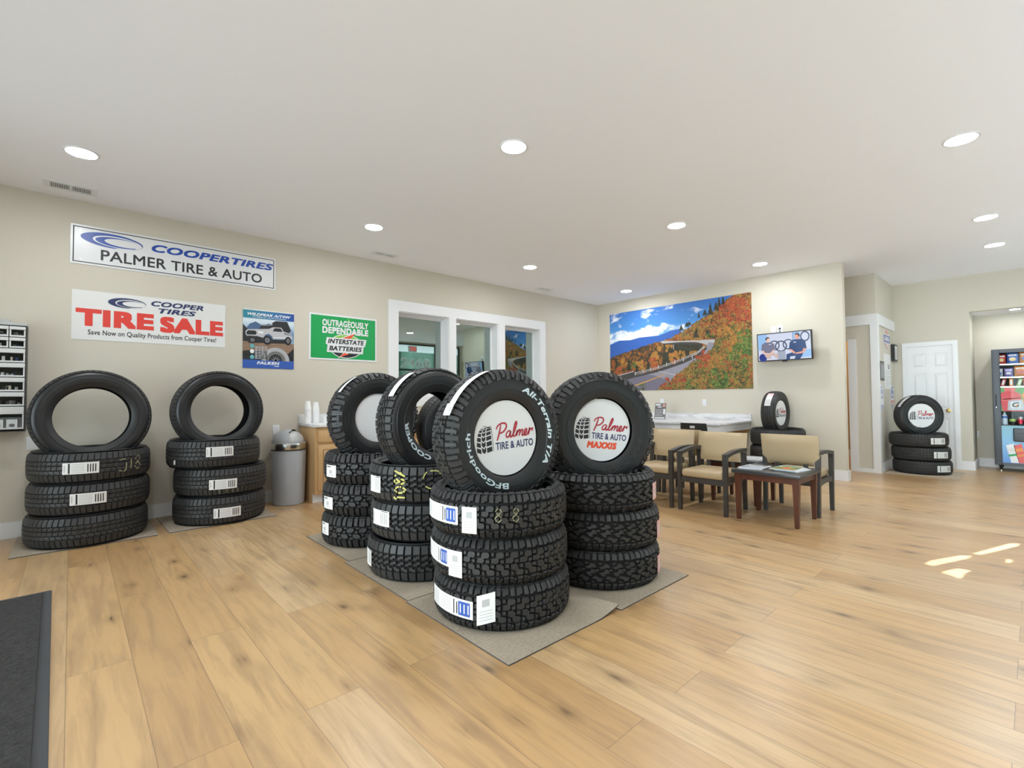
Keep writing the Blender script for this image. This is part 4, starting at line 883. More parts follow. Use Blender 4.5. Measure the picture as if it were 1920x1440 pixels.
# 3: deep-lugged stack by the cabinet
rug('rearmost beige mat of the island, under the deep-lugged tires', 1.49, 2.28, 3.36, 4.22, -.5, group='beige mats of the tire island')
s = stack('mud', (1.899, 3.861), ('bottom deep-lugged mud tire of the stack nearest the wooden cabinet', 'middle deep-lugged mud tire of the stack nearest the wooden cabinet', 'third deep-lugged mud tire up, near the wooden cabinet door'), ((-.006, 0), (0, 0), (.012, .0)), group='deep-lugged mud tires')
lab(s[0], 'mud', 172, 190, .095, .19, 'square'); lab(s[1], 'mud', 176, 196, .30, .395, 'square'); lab(s[2], 'mud', 179, 199, .55, .645, 'square')
t = tire('mud', 'deep-lugged mud tire standing upright with a blank white disc', (1.93, 3.86, 1.394-.387), axis=(-.05, -1, .03), roll=10, group='deep-lugged mud tires')
paper_label(t, .387, 118-10, 146-10, .03, .085, 'bare'); disc_sign('blank white disc in the standing deep-lugged mud tire', t, .204, .075, 0)
# 4: small-block stack
rug('middle beige mat of the island, under the small-block tires', 1.45, 2.25, 2.47, 3.352, -.6, group='beige mats of the tire island')
s = stack('block', (1.864, 2.944), ('bottom small-block all-terrain tire of the stack with yellow chalk marks', 'middle small-block all-terrain tire, under the chalk-marked one', 'small-block all-terrain tire with bright yellow chalk marks'), ((-.01, 0), (.015, 0), (0, 0)), group='small-block all-terrain tires')
lab(s[0], 'block', 160, 176, .07, .175, 'half'); lab(s[1], 'block', 172, 199, .345, .445, 'half'); lab(s[2], 'block', 170, 190, .56, .665, 'half')
chalk(s[2], .387, 213-74, 0, .075, [[(-(y*1.0), x*.85+dz) for x, y in st] for g, dz in ((ONE, -1.1), (ZERO, -.42), (EIGHT, .28), (EX, .95)) for st in g], 'chalk', .17)
chalk(s[2], .387, 243-74, .04, .09, [[(-.6, .0), (-.3, .45), (.4, .5), (.7, .2)], [(-.5, -.5), (-.1, -.7), (.3, -.6)]], 'chalk')
t = tire('block', 'standing tire with open hole and white letters on its left sidewall', (1.90, 2.935, 1.389-.387), axis=(-.02, -1, .02), group='small-block all-terrain tires')
side_text(t, TIRE['block'][5], 'COOPER', 254, 178, .238, .270, .03); paper_label(t, .387, 118, 152, .03, .10, 'bare')
# 5: front stack
rug('front beige mat of the island with a curled-up corner', 1.427, 2.233, 1.575, 2.462, -.8, curl=.05, group='beige mats of the tire island')
s = stack('hook', (1.826, 2.086), ('bottom knobby tire of the front stack, with a tilted paper tag', 'middle knobby tire of the front stack', 'top lying knobby tire of the front stack, under the white-lettered one'), ((0, 0), (-.012, .004), (-.022, .0)), group='knobby all-terrain tires of the front stack')
lab(s[0], 'hook', 158, 207, .075, .165, 'brand', skew=-.012); lab(s[0], 'hook', 210, 224, .06, .205, 'tag', skew=.03)
lab(s[1], 'hook', 150, 187, .315, .405, 'brand', skew=-.01); lab(s[1], 'hook', 187, 200, .27, .40, 'tag')
lab(s[2], 'hook', 152, 197.5, .535, .625, 'brand'); lab(s[2], 'hook', 201, 213, .50, .63, 'tag')
chalk(s[2], .385, 229-74, .01, .07, EIGHT, 'chalk_pale'); chalk(s[2], .385, 242-74, .01, .07, EIGHT, 'chalk_pale')
t = tire('hook', 'big knobby tire with white sidewall lettering standing on the front stack', (1.80, 2.075, 1.332-.385), axis=(-.13, -.99, .02), group='knobby all-terrain tires of the front stack')
P = TIRE['hook'][5]
side_text(t, P, 'All-Terrain T/A', 71, -34, .272, .306, .03, shear=.15); side_text(t, P, 'BFGoodrich', 268, 172, .248, .280, .022, shear=.05)
paper_label(t, .385, 108, 158, .045, .105, 'bare'); paper_label(t, .388, 150, 160, .03, .105, 'tag')
disc_sign('white display disc with store name in the white-lettered knobby tire', t, .208, .072, 3, 'store')
# 6: stack by the chairs
rug('right beige mat of the island, nearest the waiting chairs', 2.236, 2.99, 1.562, 2.44, 0, group='beige mats of the tire island').location.z = .0
s = stack('diamond', (2.645, 2.02), ('bottom tire of the pink-tagged stack in front of the chairs', 'middle tire of the pink-tagged stack in front of the chairs', 'top lying tire of the pink-tagged stack in front of the chairs'), ((0, 0), (.004, 0), (-.02, .01)), group='pink-tagged all-terrain tires')
for i, (z0, z1, a) in enumerate(((.06, .165, 0), (.28, .385, -1), (.52, .625, -2))): lab(s[i], 'diamond', 284+a, 300+a, z0, z1, 'pink')
t = tire('diamond', 'tire standing upright with the disc that carries the orange-red word', (2.645, 2.02, 1.342-.392), axis=(-.44, -.90, .02), group='pink-tagged all-terrain tires')
P = TIRE['diamond'][5]; side_text(t, P, 'MAXXIS', 345, 262, .252, .286, .03, 'rubber_tread', 'moulded_lettering')
disc_sign('white display disc with store name and an orange-red brand word', t, .207, .06, -6, 'brand')
# behind the island's front row
s = stack('small', (2.68, 2.93), ('bottom tire of the hidden stack behind the white-lettered tire',)*1+('middle tire of the hidden stack behind the white-lettered tire', 'top lying tire of the hidden stack behind the white-lettered tire'), z0=.0, group='hidden stack behind the front row')
for o in s: o.scale = (1.2, 1.2, 1.1); o.location.z *= 1.1
t = tire('block', 'tire whose tread shows behind the upper right of the white-lettered one', (2.72, 2.93, 1.34-.387), axis=(.25, -1, 0), group='hidden stack behind the front row')
s = stack('rib', (2.68, 3.80), ('bottom tire of the hidden stack seen past the open standing tire', 'middle tire of the hidden stack seen past the open standing tire', 'top lying tire of the hidden stack seen past the open standing tire'), z0=.0, group='hidden stack at the back of the island')
tire('rib', 'smooth-ribbed standing tire seen through the hole of the white-lettered open tire', (2.70, 3.80, .60-.06+.35), axis=(-.1, -1, 0), group='hidden stack at the back of the island')
# 7: in front of the six-panel door
b = MB(); o = thing('cardboard_mat', 'curled sheet of cardboard under the tire stack by the white door', 'mat', (9.45, 1.15, 0)); b.rbox(-.42, .42, -.42, .40, 0, .006, 'cardboard', .002, 1); b.build('sheet', o)
s = stack('rib', (9.493, 1.182), ('bottom tire of the stack before the white six-panel door', 'middle tire of the stack before the white six-panel door', 'top lying tire of the stack before the white six-panel door'), ((0, 0), (-.02, .01), (-.05, .03)), group='tires in front of the panel door')
for i, a in enumerate((216, 212, 211)): lab(s[i], 'rib', a, a+34, .055+.201*i, .145+.201*i)
t = tire('small', 'tire standing on the stack before the white six-panel door', (9.44, 1.20, 1.172-.312), axis=(-.77, -.64, .02), group='tires in front of the panel door')
paper_label(t, .312, 115, 155, .01, .075, 'half'); disc_sign('white display disc with store name, on the stack before the panel door', t, .178, .068, 0, 'store')
# 8: under the television
s = stack('rib', (7.44, 2.50), ('bottom tire of the stack under the television', 'middle tire of the stack under the television', 'top lying tire of the stack under the television'), ((0, 0), (-.02, .0), (0, 0)), z0=.0, group='tires under the television')
for o in s: o.scale = (1, 1, 1.19); o.location.z *= 1.19
t = tire('small', 'narrow-looking tire standing on the stack under the television, label on its tread', (7.44, 2.52, 1.24-.312), axis=(-.05, -1, 0), group='tires under the television')
paper_label(t, .312, 120, 160, -.03, .05, 'half'); b = paper_label(t, .3128, 118, 128, -.03, .05, 'pink', name='pink_tag')
disc_sign('white display disc seen edge-on below the television', t, .178, .068, 0, 'store')
# charcoal entrance mat
o = thing('entrance_mat', 'charcoal entrance mat with gray rubber border at the lower left', 'mat', (-.70, 2.60, 0), (0, 0, radians(1.0)))
MB().rbox(-.655, .655, -1.55, 1.52, 0, .005, 'mat_border', .002, 1).build('rubber_border', o)
MB().rbox(-.615, .615, -1.51, 1.48, .004, .011, 'mat_charcoal', .002, 1).build('pile', o)
# ------------------------------------------------------------------ waiting chairs, end tables, magazines
def chair_proto():
    """faces -X; front legs at x = -.225, back legs at x = +.225"""
    o = thing('waiting_chair', '', 'chair'); W = .2375
    MB().rbox(-.245, .205, -.215, .215, .345, .425, 'vinyl_tan', .03, 4).build('seat', o)
    b = MB(); bm = bmesh.new(); bmesh.ops.create_grid(bm, x_segments=12, y_segments=8, size=.5)
    fr, n = [], 12; vs = []; 
    bm.free(); nz = 7
    for k, t in ((0, -.028), (1, .028)):
        for i in range(nz+1):
            z = .485+.300*i/nz
            for j in range(n+1):
                y = -.258+.516*j/n; ed = 1-max(abs(2*j/n-1)**6, abs(2*i/nz-1)**6)*.75
                vs.append((.215+.055*(z-.485)/.3+t*ed-.018*(1-(2*j/n-1)**2), y, z))
    M_ = (nz+1)*(n+1); q = lambda k, i, j: k*M_+i*(n+1)+j; fs = []
    for i in range(nz):
        for j in range(n): fs += [(q(0, i, j), q(0, i+1, j), q(0, i+1, j+1), q(0, i, j+1)), (q(1, i, j), q(1, i, j+1), q(1, i+1, j+1), q(1, i+1, j))]
        for j in (0, n): fs.append((q(0, i, j), q(1, i, j), q(1, i+1, j), q(0, i+1, j)) if j == 0 else (q(0, i+1, j), q(1, i+1, j), q(1, i, j), q(0, i, j)))
    for j in range(n):
        for i in (0, nz): fs.append((q(0, i, j+1), q(1, i, j+1), q(1, i, j), q(0, i, j)) if i == 0 else (q(0, i, j), q(1, i, j), q(1, i, j+1), q(0, i, j+1)))
    b.add(vs, fs, 'vinyl_tan', True); b.build('backrest', o, angle=60)
    def leg(x0, x1, y, zt, a=.022):
        m = MB(); s_ = .78
        vs = [(x0-a*s_, y-a*s_, 0), (x0+a*s_, y-a*s_, 0), (x0+a*s_, y+a*s_, 0), (x0-a*s_, y+a*s_, 0)]+[(x1-a, y-a, zt), (x1+a, y-a, zt), (x1+a, y+a, zt), (x1-a, y+a, zt)]
        m.add(vs, [(3, 2, 1, 0), (4, 5, 6, 7), (0, 1, 5, 4), (1, 2, 6, 5), (2, 3, 7, 6), (3, 0, 4, 7)], 'chair_frame'); m.build('leg', o)
    for s_ in (-1, 1): leg(-.222, -.222, s_*W, .605); leg(.235, .215, s_*W, .590)
    f = MB()
    f.box(-.236, -.208, -.2165, .2165, .292, .346, 'chair_frame'); f.box(.205, .235, -.2165, .2165, .292, .340, 'chair_frame')
    for s_ in (-1, 1):
        N_ = 8; vs = []
        for i in range(N_+1):
            x = -.20+.41*i/N_; d = .018*sin(pi*i/N_)
            vs += [(x, s_*W-.013, .292+d), (x, s_*W+.013, .292+d), (x, s_*W+.013, .350), (x, s_*W-.013, .350)]
        f.add(vs, [(4*i+a, 4*i+4+a, 4*i+4+(a+1) % 4, 4*i+(a+1) % 4) for i in range(N_) for a in range(4)]+[(3, 2, 1, 0), (4*N_, 4*N_+1, 4*N_+2, 4*N_+3)], 'chair_frame')
    for y in (-.13, .13): f.box(.200, .222, y-.02, y+.02, .30, .50, 'chair_frame')
    f.build('seat_frame', o)
    for s_ in (-1, 1):
        m = MB(); vs = []; N_ = 12
        for i in range(N_+1):
            t = i/N_; x = -.205+.45*t; z = .588+.030*sin(pi*min(1, t*1.35)*.62); h = .034
            vs += [(x, s_*W-.025, z-h/2), (x, s_*W+.025, z-h/2), (x, s_*W+.025, z+h/2), (x, s_*W-.025, z+h/2)]
        m.add(vs, [(4*i+a, 4*i+4+a, 4*i+4+(a+1) % 4, 4*i+(a+1) % 4) for i in range(N_) for a in range(4)]+[(3, 2, 1, 0), (4*N_, 4*N_+1, 4*N_+2, 4*N_+3)], 'chair_frame', False); m.build('armrest', o)
    return o
def dup(o, loc, rz, label):
    c = o.copy(); COL.objects.link(c); c.location = loc; c.rotation_euler = (0, 0, rz); c['label'] = label
    for ch in o.children: d = ch.copy(); d.parent = c; COL.objects.link(d)
    return c
ch = chair_proto(); ch['group'] = 'tan waiting chairs'
ch.location = (4.915, 2.29, 0); ch['label'] = 'tan waiting chair next to the wooden end table, facing the tire island'
dup(ch, (4.912, 2.86, 0), 0, 'tan waiting chair partly hidden by the tire with the orange-red word')
dup(ch, (5.585, 2.855, 0), pi, 'tan waiting chair in the back row, only its backrest top showing')
dup(ch, (5.585, 3.40, 0), pi, 'tan waiting chair at the far left end of the back row')
dup(ch, (5.52, 1.665, 0), pi, 'tan waiting chair seen from behind, beyond the end table')
def end_table(label, x0, x1, y0, y1, zt=.475):
    o = thing('end_table', label, 'table', ((x0+x1)/2, (y0+y1)/2, 0), group='wooden end tables'); a, c = (x1-x0)/2, (y1-y0)/2
    MB().rbox(-a, a, -c, c, zt-.034, zt, 'slate_top', .004, 2).build('tabletop', o)
    f = MB(); e = .03
    for s_ in (-1, 1): f.box(-a+e, a-e, s_*(c-e-.012)-.010, s_*(c-e-.012)+.010, zt-.092, zt-.034, 'cherry'); f.box(s_*(a-e-.012)-.010, s_*(a-e-.012)+.010, -c+e+.03, c-e-.03, zt-.092, zt-.034, 'cherry')
    f.build('apron', o)
    for sx in (-1, 1):
        for sy in (-1, 1):
            x, y = sx*(a-.047), sy*(c-.047); rings = [(0, .0135), (.012, .017), (.09, .0185), (zt-.09, .026), (zt-.034, .026)]
            vs = [(x+r*u, y+r*v, z) for z, r in rings for u, v in ((-1, -1), (1, -1), (1, 1), (-1, 1))]
            MB().add(vs, [(4*i+k, 4*i+(k+1) % 4, 4*i+4+(k+1) % 4, 4*i+4+k) for i in range(4) for k in range(4)]+[(3, 2, 1, 0), (16, 17, 18, 19)], 'cherry').build('leg', o)
    return o
end_table('dark-topped wooden end table in front, with magazines on it', 4.675, 5.258, 1.395, 1.99)
end_table('wooden end table half hidden behind the front chair, papers on it', 5.315, 5.89, 1.975, 2.53)
m_foliage('cover_photo', [(.2, (.05, .12, .02)), (.45, (.30, .42, .10)), (.55, (.55, .62, .25)), (.7, (.62, .28, .08))], 5, .3)
mat('cover_gray', (.42, .47, .55), .3, noise=.5, nscale=14); mat('cover_white', (.80, .82, .85), .3); mat('pages', (.75, .77, .82), .6)
def magazine(label, x, y, z, rz, w, h, t, kind, grp):
    """local X across the cover, cover top towards +Y"""
    o = thing('magazine', label, 'magazine', (x, y, z), (0, 0, radians(rz)), grp)
    MB().box(-w/2+.002, w/2-.002, -h/2+.002, h/2-.002, .0006, t-.0006, 'pages').build('pages', o)
    b = MB()
    b.box(-w/2, w/2, -h/2, h/2, 0, .0006, 'cover_white'); b.box(-w/2, w/2, -h/2, h/2, t-.0006, t, 'cover_white'); b.box(-w/2-.0008, -w/2, -h/2, h/2, 0, t, 'cover_white')
    r = lambda u0, u1, v0, v1, m, l=1: b.add([(u0*w, v0*h, t+l*.0005), (u1*w, v0*h, t+l*.0005), (u1*w, v1*h, t+l*.0005), (u0*w, v1*h, t+l*.0005)], [(0, 1, 2, 3)], m)
    if kind == 'gray': r(-.45, .45, -.46, .22, 'cover_gray'); r(-.40, .40, .30, .42, 'ink_black', 2)
    elif kind == 'photo': r(-.47, .47, -.47, .24, 'cover_photo'); r(-.12, .16, -.25, .10, 'orange_red', 2); r(-.38, .40, .29, .42, 'sign_green', 2)
    elif kind == 'paper':
        for i in range(7): r(-.42, .42 if i % 2 else .25, -.44+.12*i, -.38+.12*i, 'paper_gray')
    b.build('cover', o); return o
ZT = .4752; g1 = 'magazines on the front end table'
for a in (('lower magazine of the gray-covered pair on the front end table', 4.895, 1.865, ZT, -84, .205, .275, .006, 'gray', g1), ('gray-covered magazine on top, left half of the front end table', 4.90, 1.855, ZT+.0068, -92, .205, .275, .006, 'gray', g1),
          ('bottom magazine under the green-covered one on the end table', 4.98, 1.548, ZT, -96, .21, .275, .007, 'plain', g1), ('middle magazine under the green-covered one on the end table', 4.965, 1.56, ZT+.0078, -90, .21, .275, .006, 'plain', g1), ('green and orange covered magazine on top of the front end table', 4.95, 1.585, ZT+.0146, -93, .21, .275, .006, 'photo', g1),
          ('folded gray newspaper on the half-hidden end table', 5.56, 2.12, ZT, -80, .26, .32, .010, 'paper', None)): magazine(*a)

# ------------------------------------------------------------------ counter under the mural, desk chairs, leaflet stand
o = thing('wall_counter', 'long gray marble-look counter with backsplash below the mural', 'counter', (0, 0, 0))
MB().rbox(6.70, XB-.017, 3.0, YA-.017, .758, .788, 'marble_laminate', .003, 2).build('worktop', o)
MB().rbox(XB-.022, XB-.002, 3.0, YA-.02, .788, .888, 'marble_laminate', .002, 1).build('backsplash', o)
f = MB(); f.box(6.73, 6.75, 3.02, YA-.02, .655, .758, 'trim_white'); f.box(6.75, XB-.018, 3.02, 3.04, .655, .758, 'trim_white'); f.box(6.75, XB-.018, 4.6, 4.62, .655, .758, 'trim_white'); f.build('apron', o)
f = MB(); f.box(7.25, 7.80, 4.42, 4.46, 0, .655, 'trim_white'); f.box(XB-.04, XB-.018, 3.04, YA-.03, .60, .655, 'oak_cabinet'); f.build('support_panel', o)
def desk_chair(label, y):
    o = thing('plastic_chair', label, 'chair', (6.52, y, 0), group='black plastic chairs at the counter')
    b = MB(); n, nz = 10, 10; vs = []; fs = []
    W = lambda i: .185+.025*(1-i/nz)
    def hole(i, j): return i == nz-2 and 4 <= j <= 5
    for k, t in ((0, 0), (1, .008)):
        for i in range(nz+1):
            for j in range(n+1): y_ = W(i)*(2*j/n-1); vs.append((-.20-.05*(i/nz)+.035*(2*j/n-1)**2+t, y_, .46+.345*i/nz))
    M_ = (nz+1)*(n+1); q = lambda k, i, j: k*M_+i*(n+1)+j
    for i in range(nz):
        for j in range(n):
            if hole(i, j): continue
            fs += [(q(0, i, j), q(0, i+1, j), q(0, i+1, j+1), q(0, i, j+1)), (q(1, i, j), q(1, i, j+1), q(1, i+1, j+1), q(1, i+1, j))]
    for i in range(nz): fs += [(q(0, i, 0), q(1, i, 0), q(1, i+1, 0), q(0, i+1, 0)), (q(0, i+1, n), q(1, i+1, n), q(1, i, n), q(0, i, n))]
    for j in range(n): fs += [(q(0, nz, j), q(1, nz, j), q(1, nz, j+1), q(0, nz, j+1))]
    b.add(vs, fs, 'black_plastic', True); b.build('backrest', o, angle=50)
    MB().rbox(-.20, .20, -.205, .205, .425, .46, 'black_plastic', .015, 3).build('seat', o)
    for sx in (-1, 1):
        for sy in (-1, 1): MB().cyl((sx*.20, sy*.20, 0), (sx*.165, sy*.175, .43), .011, .011, 'dark_metal', 12).build('leg', o)
desk_chair('black plastic chair with a handle slot, pushed to the counter', 3.19); desk_chair('black plastic chair at the counter, nearly hidden by the standing tire', 3.98)
o = thing('leaflet_holder', 'clear holder with a dark printed leaflet standing on the counter', 'leaflet holder', (7.30, 4.28, .788), (0, 0, -pi/2))
m = MB(); TL = Matrix.Rotation(radians(-10), 4, 'X'); m_glass('acrylic', .03, (.95, .96, .97))
MB().box(-.108, .108, -.001, .002, .0, .285, 'acrylic', TL).box(-.108, .108, -.012, .07, 0, .003, 'acrylic').build('stand', o)
b = MB(); b.box(-.102, .102, -.0025, -.0012, .01, .275, 'print_gray', TL)
def tl(u0, u1, v0, v1, mm): b.add([TL @ Vector(p) for p in ((u0, -.0032, v0), (u1, -.0032, v0), (u1, -.0032, v1), (u0, -.0032, v1))], [(0, 1, 2, 3)], mm)
tl(-.09, .085, .018, .04, 'sheet_white'); tl(.04, .09, .215, .265, 'sign_red'); tl(-.09, .0, .235, .265, 'sheet_white'); tl(-.05, .02, .205, .22, 'sheet_white')
for i in range(5): tl(-.09, .05-.02*(i % 2), .06+.025*i, .07+.025*i, 'paper_gray')
tl(.055, .095, .09, .18, 'sheet_white'); b.build('leaflet', o)

# ------------------------------------------------------------------ cabinet with cups, trash can
def cabinet(label, x0, x1, yf=5.465):
    o = thing('base_cabinet', label, 'cabinet', (x0, 0, 0), group='oak base cabinets'); w_ = x1-x0; zt = .852
    b = MB(); b.box(0, w_, yf, YA-.004, .10, zt, 'oak_cabinet'); b.build('body', o)
    MB().box(.0, w_, yf+.06, yf+.08, 0, .10, 'trim_white').box(0, .02, yf+.08, YA-.03, 0, .10, 'oak_cabinet').build('toe_kick', o)
    def front(name, a, c, z0, z1, raised):
        m = MB().rbox(a, c, yf-.02, yf, z0, z1, 'oak_cabinet', .004, 2)
        if raised:
            r = .06; m.rbox(a+r, c-r, yf-.026, yf-.019, z0+r, z1-r, 'oak_cabinet', .005, 2)
            for q in ((a+r-.012, a+r, z0+r-.012, z1-r+.012), (c-r, c-r+.012, z0+r-.012, z1-r+.012), (a+r, c-r, z1-r, z1-r+.012), (a+r, c-r, z0+r-.012, z0+r)): m.box(q[0], q[1], yf-.0205, yf-.0195, q[2], q[3], 'oak_dark')
        return m.build(name, o)
    front('drawer', .03, w_-.03, .68, .82, False); front('door', .03, w_-.03, .14, .65, True)
    return o
m_wood('oak_dark', (.30, .17, .07), (.40, .24, .11), 2)
cabinet('oak cabinet end unit beside the gray trash can, cups above it', 2.02, 2.60); cabinet('second oak cabinet, hidden behind the tire island', 2.603, 3.40)
o = thing('coffee_counter', 'white countertop with a low backsplash over the oak cabinets', 'countertop', (0, 0, 0))
MB().rbox(2.0, 3.42, 5.43, YA-.002, .854, .888, 'marble_laminate', .003, 2).build('worktop', o); MB().rbox(2.0, 3.42, YA-.022, YA-.002, .888, .985, 'trim_white', .002, 1).build('backsplash', o)
def cups(x, y, n, which):
    for i in range(n):
        z = .8885+i*.0125; nm = ('top cup', 'cup second from the top')[n-1-i] if i >= n-2 else 'cup %s in the nest' % ('at the bottom' if i == 0 else 'in the middle part')
        o = MB().lathe([(.0405, 0), (.0415, .002), (.0405, .004), (.0265, .098), (.0005, .098), (.0005, .0965), (.0255, .0965), (.0395, .003), (.0405, 0)], 'cup_white', 28).build('foam_cup', None, (x, y, z))
        tag(o, '%s of the %s stack of upturned cups' % (nm, which) if i in (0, n-1, n-2) else 'white cup nested in the middle part of the %s cup stack' % which, 'cup', '%s stack of white cups' % which)
cups(2.056, 5.80, 14, 'taller left'); cups(2.150, 5.80, 13, 'shorter right')
o = MB().lathe([(.0005, 0), (.024, 0), (.034, .075), (.0355, .078), (.0325, .078), (.0235, .002), (.0005, .002)], 'cup_white', 28).build('paper_cup', None, (2.24, 5.74, .8885)); tag(o, 'single small white cup right of the two cup stacks', 'cup')
o = thing('trash_can', 'round gray trash can with swing lid and steel band', 'trash can', (1.824, 5.725, 0))
MB().lathe([(.001, 0), (.158, 0), (.165, .006), (.178, .60), (.176, .605), (.001, .605)], 'bin_gray', 48).build('body', o)
MB().lathe([(.179, .60), (.183, .602), (.183, .612), (.179, .614)], 'bin_dark', 48).build('liner_rim', o)
MB().lathe([(.1775, .612), (.180, .616), (.180, .675), (.1775, .68)], 'steel', 48).build('band', o)
b = MB(); n, mm = 40, 12; vs = []
def dz(a, k): r = .178*cos(k*pi/2)**.75 if k < 1 else 0; return r, .68+.15*sin(k*pi/2)
for i in range(n):
    for j in range(mm+1): r, z = dz(0, j/mm); vs.append((r*cos(2*pi*i/n), r*sin(2*pi*i/n), z))
fs = []; fl = []
for i in range(n):
    for j in range(mm):
        q = (i*(mm+1)+j, ((i+1) % n)*(mm+1)+j, ((i+1) % n)*(mm+1)+j+1, i*(mm+1)+j+1)
        c = sum((Vector(vs[k]) for k in q), Vector())/4
        (fl if (c.x*.80-c.y*.60) > .055-.6*max(0, c.z-.74)**1.0+.16*((c.z-.715)/.1)**2*.2 and c.z > .70 else fs).append(q)
b.add(vs, fs, 'bin_gray', True); b.build('lid', o)
b = MB(); b.add([(x*.90, y*.90, .68+(z-.68)*.88) for x, y, z in vs], fl, 'plastic_clear_gray', True); b.add([(x*.86, y*.86, .68+(z-.68)*.8) for x, y, z in vs], fs, 'bin_dark', True); b.build('swing_flap', o)

# ------------------------------------------------------------------ drawer rack on the back wall
o = thing('parts_drawer_rack', 'wall rack of small clear parts drawers at the left edge', 'drawer rack', (-.80, YA, .915)); W, H, D = .515, .895, .155
f = MB()
f.box(0, W, -.006, -.001, 0, H, 'dark_metal'); f.box(0, .006, -D, -.006, 0, H, 'dark_metal'); f.box(W-.006, W, -D, -.006, 0, H, 'dark_metal'); f.box(.006, W-.006, -D, -.006, 0, .006, 'dark_metal')
f.rbox(-.003, W+.003, -D-.004, -.001, H-.001, H+.022, 'plastic_clear_gray', .003, 1)
zrow = []; z = H-.006
for h, n in ((.094, 5), (.094, 5), (.122, 3), (.122, 3), (.122, 3), (.122, 3), (.195, 2)):
    z -= h; zrow.append((z, h, n)); f.box(.006, W-.006, -D, -.006, z-.003, z, 'dark_metal')
f.build('cabinet', o)
rnd = random.Random(3); cm_ = ['ink_black', 'paper_gray', 'sheet_white', 'steel', 'bin_dark', 'navy', 'print_gray']
for r_, (z, h, n) in enumerate(zrow):
    cw = (W-.012)/n
    for i in range(n):
        x0 = .006+i*cw; d = MB()
        d.box(x0+.003, x0+cw-.003, -D-.006, -D, z+.003, z+.016, 'plastic_light'); d.box(x0+.003, x0+.013, -D-.006, -D, z+.016, z+h*.66, 'plastic_light'); d.box(x0+cw-.013, x0+cw-.003, -D-.006, -D, z+.016, z+h*.66, 'plastic_light')
        d.rbox(x0+.002, x0+cw-.002, -D-.016, -D, z+h*.66, z+h-.005, 'plastic_light', .003, 1); d.box(x0+.003, x0+cw-.003, -D+.002, -.012, z+.003, z+.006, 'plastic_clear_gray')
        dr_ = d.build('drawer', o); dr_.location = (0, 0, 0)
        MB().box(x0+.013, x0+cw-.013, -D-.0035, -D-.002, z+.016, z+h*.66, 'vend_glass').build('window', dr_)
        c = MB()
        if r_ == 6:
            for u in (.25, .58): c.box(x0+cw*u, x0+cw*(u+.26), -D+.01, -D+.06, z+.007, z+.085, 'sheet_white'); c.disc(x0+cw*(u+.13), z+.035, .018, .014, 'print_gray', 1, 14, -D+.009)
            c.box(x0+.02, x0+cw-.02, -D+.065, -.03, z+.007, z+.10, 'paper_gray')
        else:
            for q in range(9): a, e = x0+.016+(cw-.055)*rnd.random(), -D+.01+.09*rnd.random(); hh = h*.45*rnd.uniform(.3, 1); c.rbox(a, a+.02, e, e+.018, z+.0065, z+.0065+hh, rnd.choice(cm_), .003, 1)
        c.build('contents', dr_)
for x, w_, m_, l in ((.30, .05, 'sheet_white', 'small white box lying on the drawer rack, left one'), (.385, .05, 'plastic_clear_gray', 'small gray box lying on the drawer rack, right one')):
    q = MB().rbox(-w_/2, w_/2, -.04, .04, 0, .03, m_, .003, 1).build('small_box', None, (-.80+x, YA-.08, .915+H+.0225)); tag(q, l, 'box')

# ------------------------------------------------------------------ notices on the boxed corner (face towards -Y)
def notice(name, label, cat, x, z, y=YC): return thing(name, label, cat, (x, y-.0012, z))
o = notice('badge_sign', 'star-shaped red and blue badge, highest sign on the far boxed corner', 'sign', 9.69, 1.905)
b = MB(); b.prism([(0, 0), (.20, .10), (.26, .10), (.26, .24), (.20, .25), (0, .345), (-.20, .25), (-.26, .24), (-.26, .10), (-.20, .10)], 0, .004, 'sheet_white', Matrix.Rotation(pi/2, 4, 'X')); b.build('panel', o)
b = MB(); k = dict(y=-.004); b.pr([(0, .01), (.17, .095), (-.17, .095)], 'sign_red', 1, **k); b.pr([(0, .335), (.17, .25), (-.17, .25)], 'sign_red', 1, **k); b.rect(-.245, .245, .108, .235, 'sign_blue', 2, **k); b.pr([(0, .04), (.08, .085), (-.08, .085)], 'sheet_white', 3, **k); b.build('printed_badge', o)
b = MB(); b.rect(-.18, .18, .150, .172, 'paper', 3, -.004); b.rect(-.12, .12, .184, .200, 'paper', 3, -.004); b.build('printed_lines', o)
def framed(name, label, x0, x1, z0, z1, depth, m_in):
    o = notice(name, label, 'picture', (x0+x1)/2, (z0+z1)/2); a, c = (x1-x0)/2, (z1-z0)/2
    MB().rbox(-a, a, -depth, 0, -c, c, 'black_plastic', .004, 1).build('frame', o); b = MB(); b.rect(-a+.025, a-.025, -c+.03, c-.03, m_in, 1, -depth)
    for i in range(6): b.rect(-a+.06, a-.06, -c+.06+(2*c-.12)*i/6, -c+.075+(2*c-.12)*i/6, 'paper_gray' if m_in != 'paper_gray' else 'sheet_white', 2, -depth)
    b.build('print', o)
framed('framed_certificate', 'thick black framed certificate right of the badge on the far corner', 10.02, 10.25, 1.735, 2.015, .05, 'paper')
framed('black_plaque', 'black plaque with silver lines at the edge of the boxed corner', 9.10, 9.40, 1.40, 1.70, .012, 'print_gray')
o = notice('paper_notice', 'long white paper notice pinned in the middle of the boxed corner', 'notice', 9.69, 1.27)
b = MB().box(-.26, .26, -.002, 0, 0, .565, 'paper'); b.build('sheet', o); b = MB(); k = dict(y=-.002)
for q in ((.02, .20, .36, .37), (.02, .20, .385, .395), (.05, .17, .33, .35)): b.rect(*q, 'ink_black', 1, **k)
for i in range(9): b.rect(-.2, .2 if i % 3 else .05, .05+.03*i, .056+.03*i, 'paper_gray', 1, **k)
b.build('print', o)
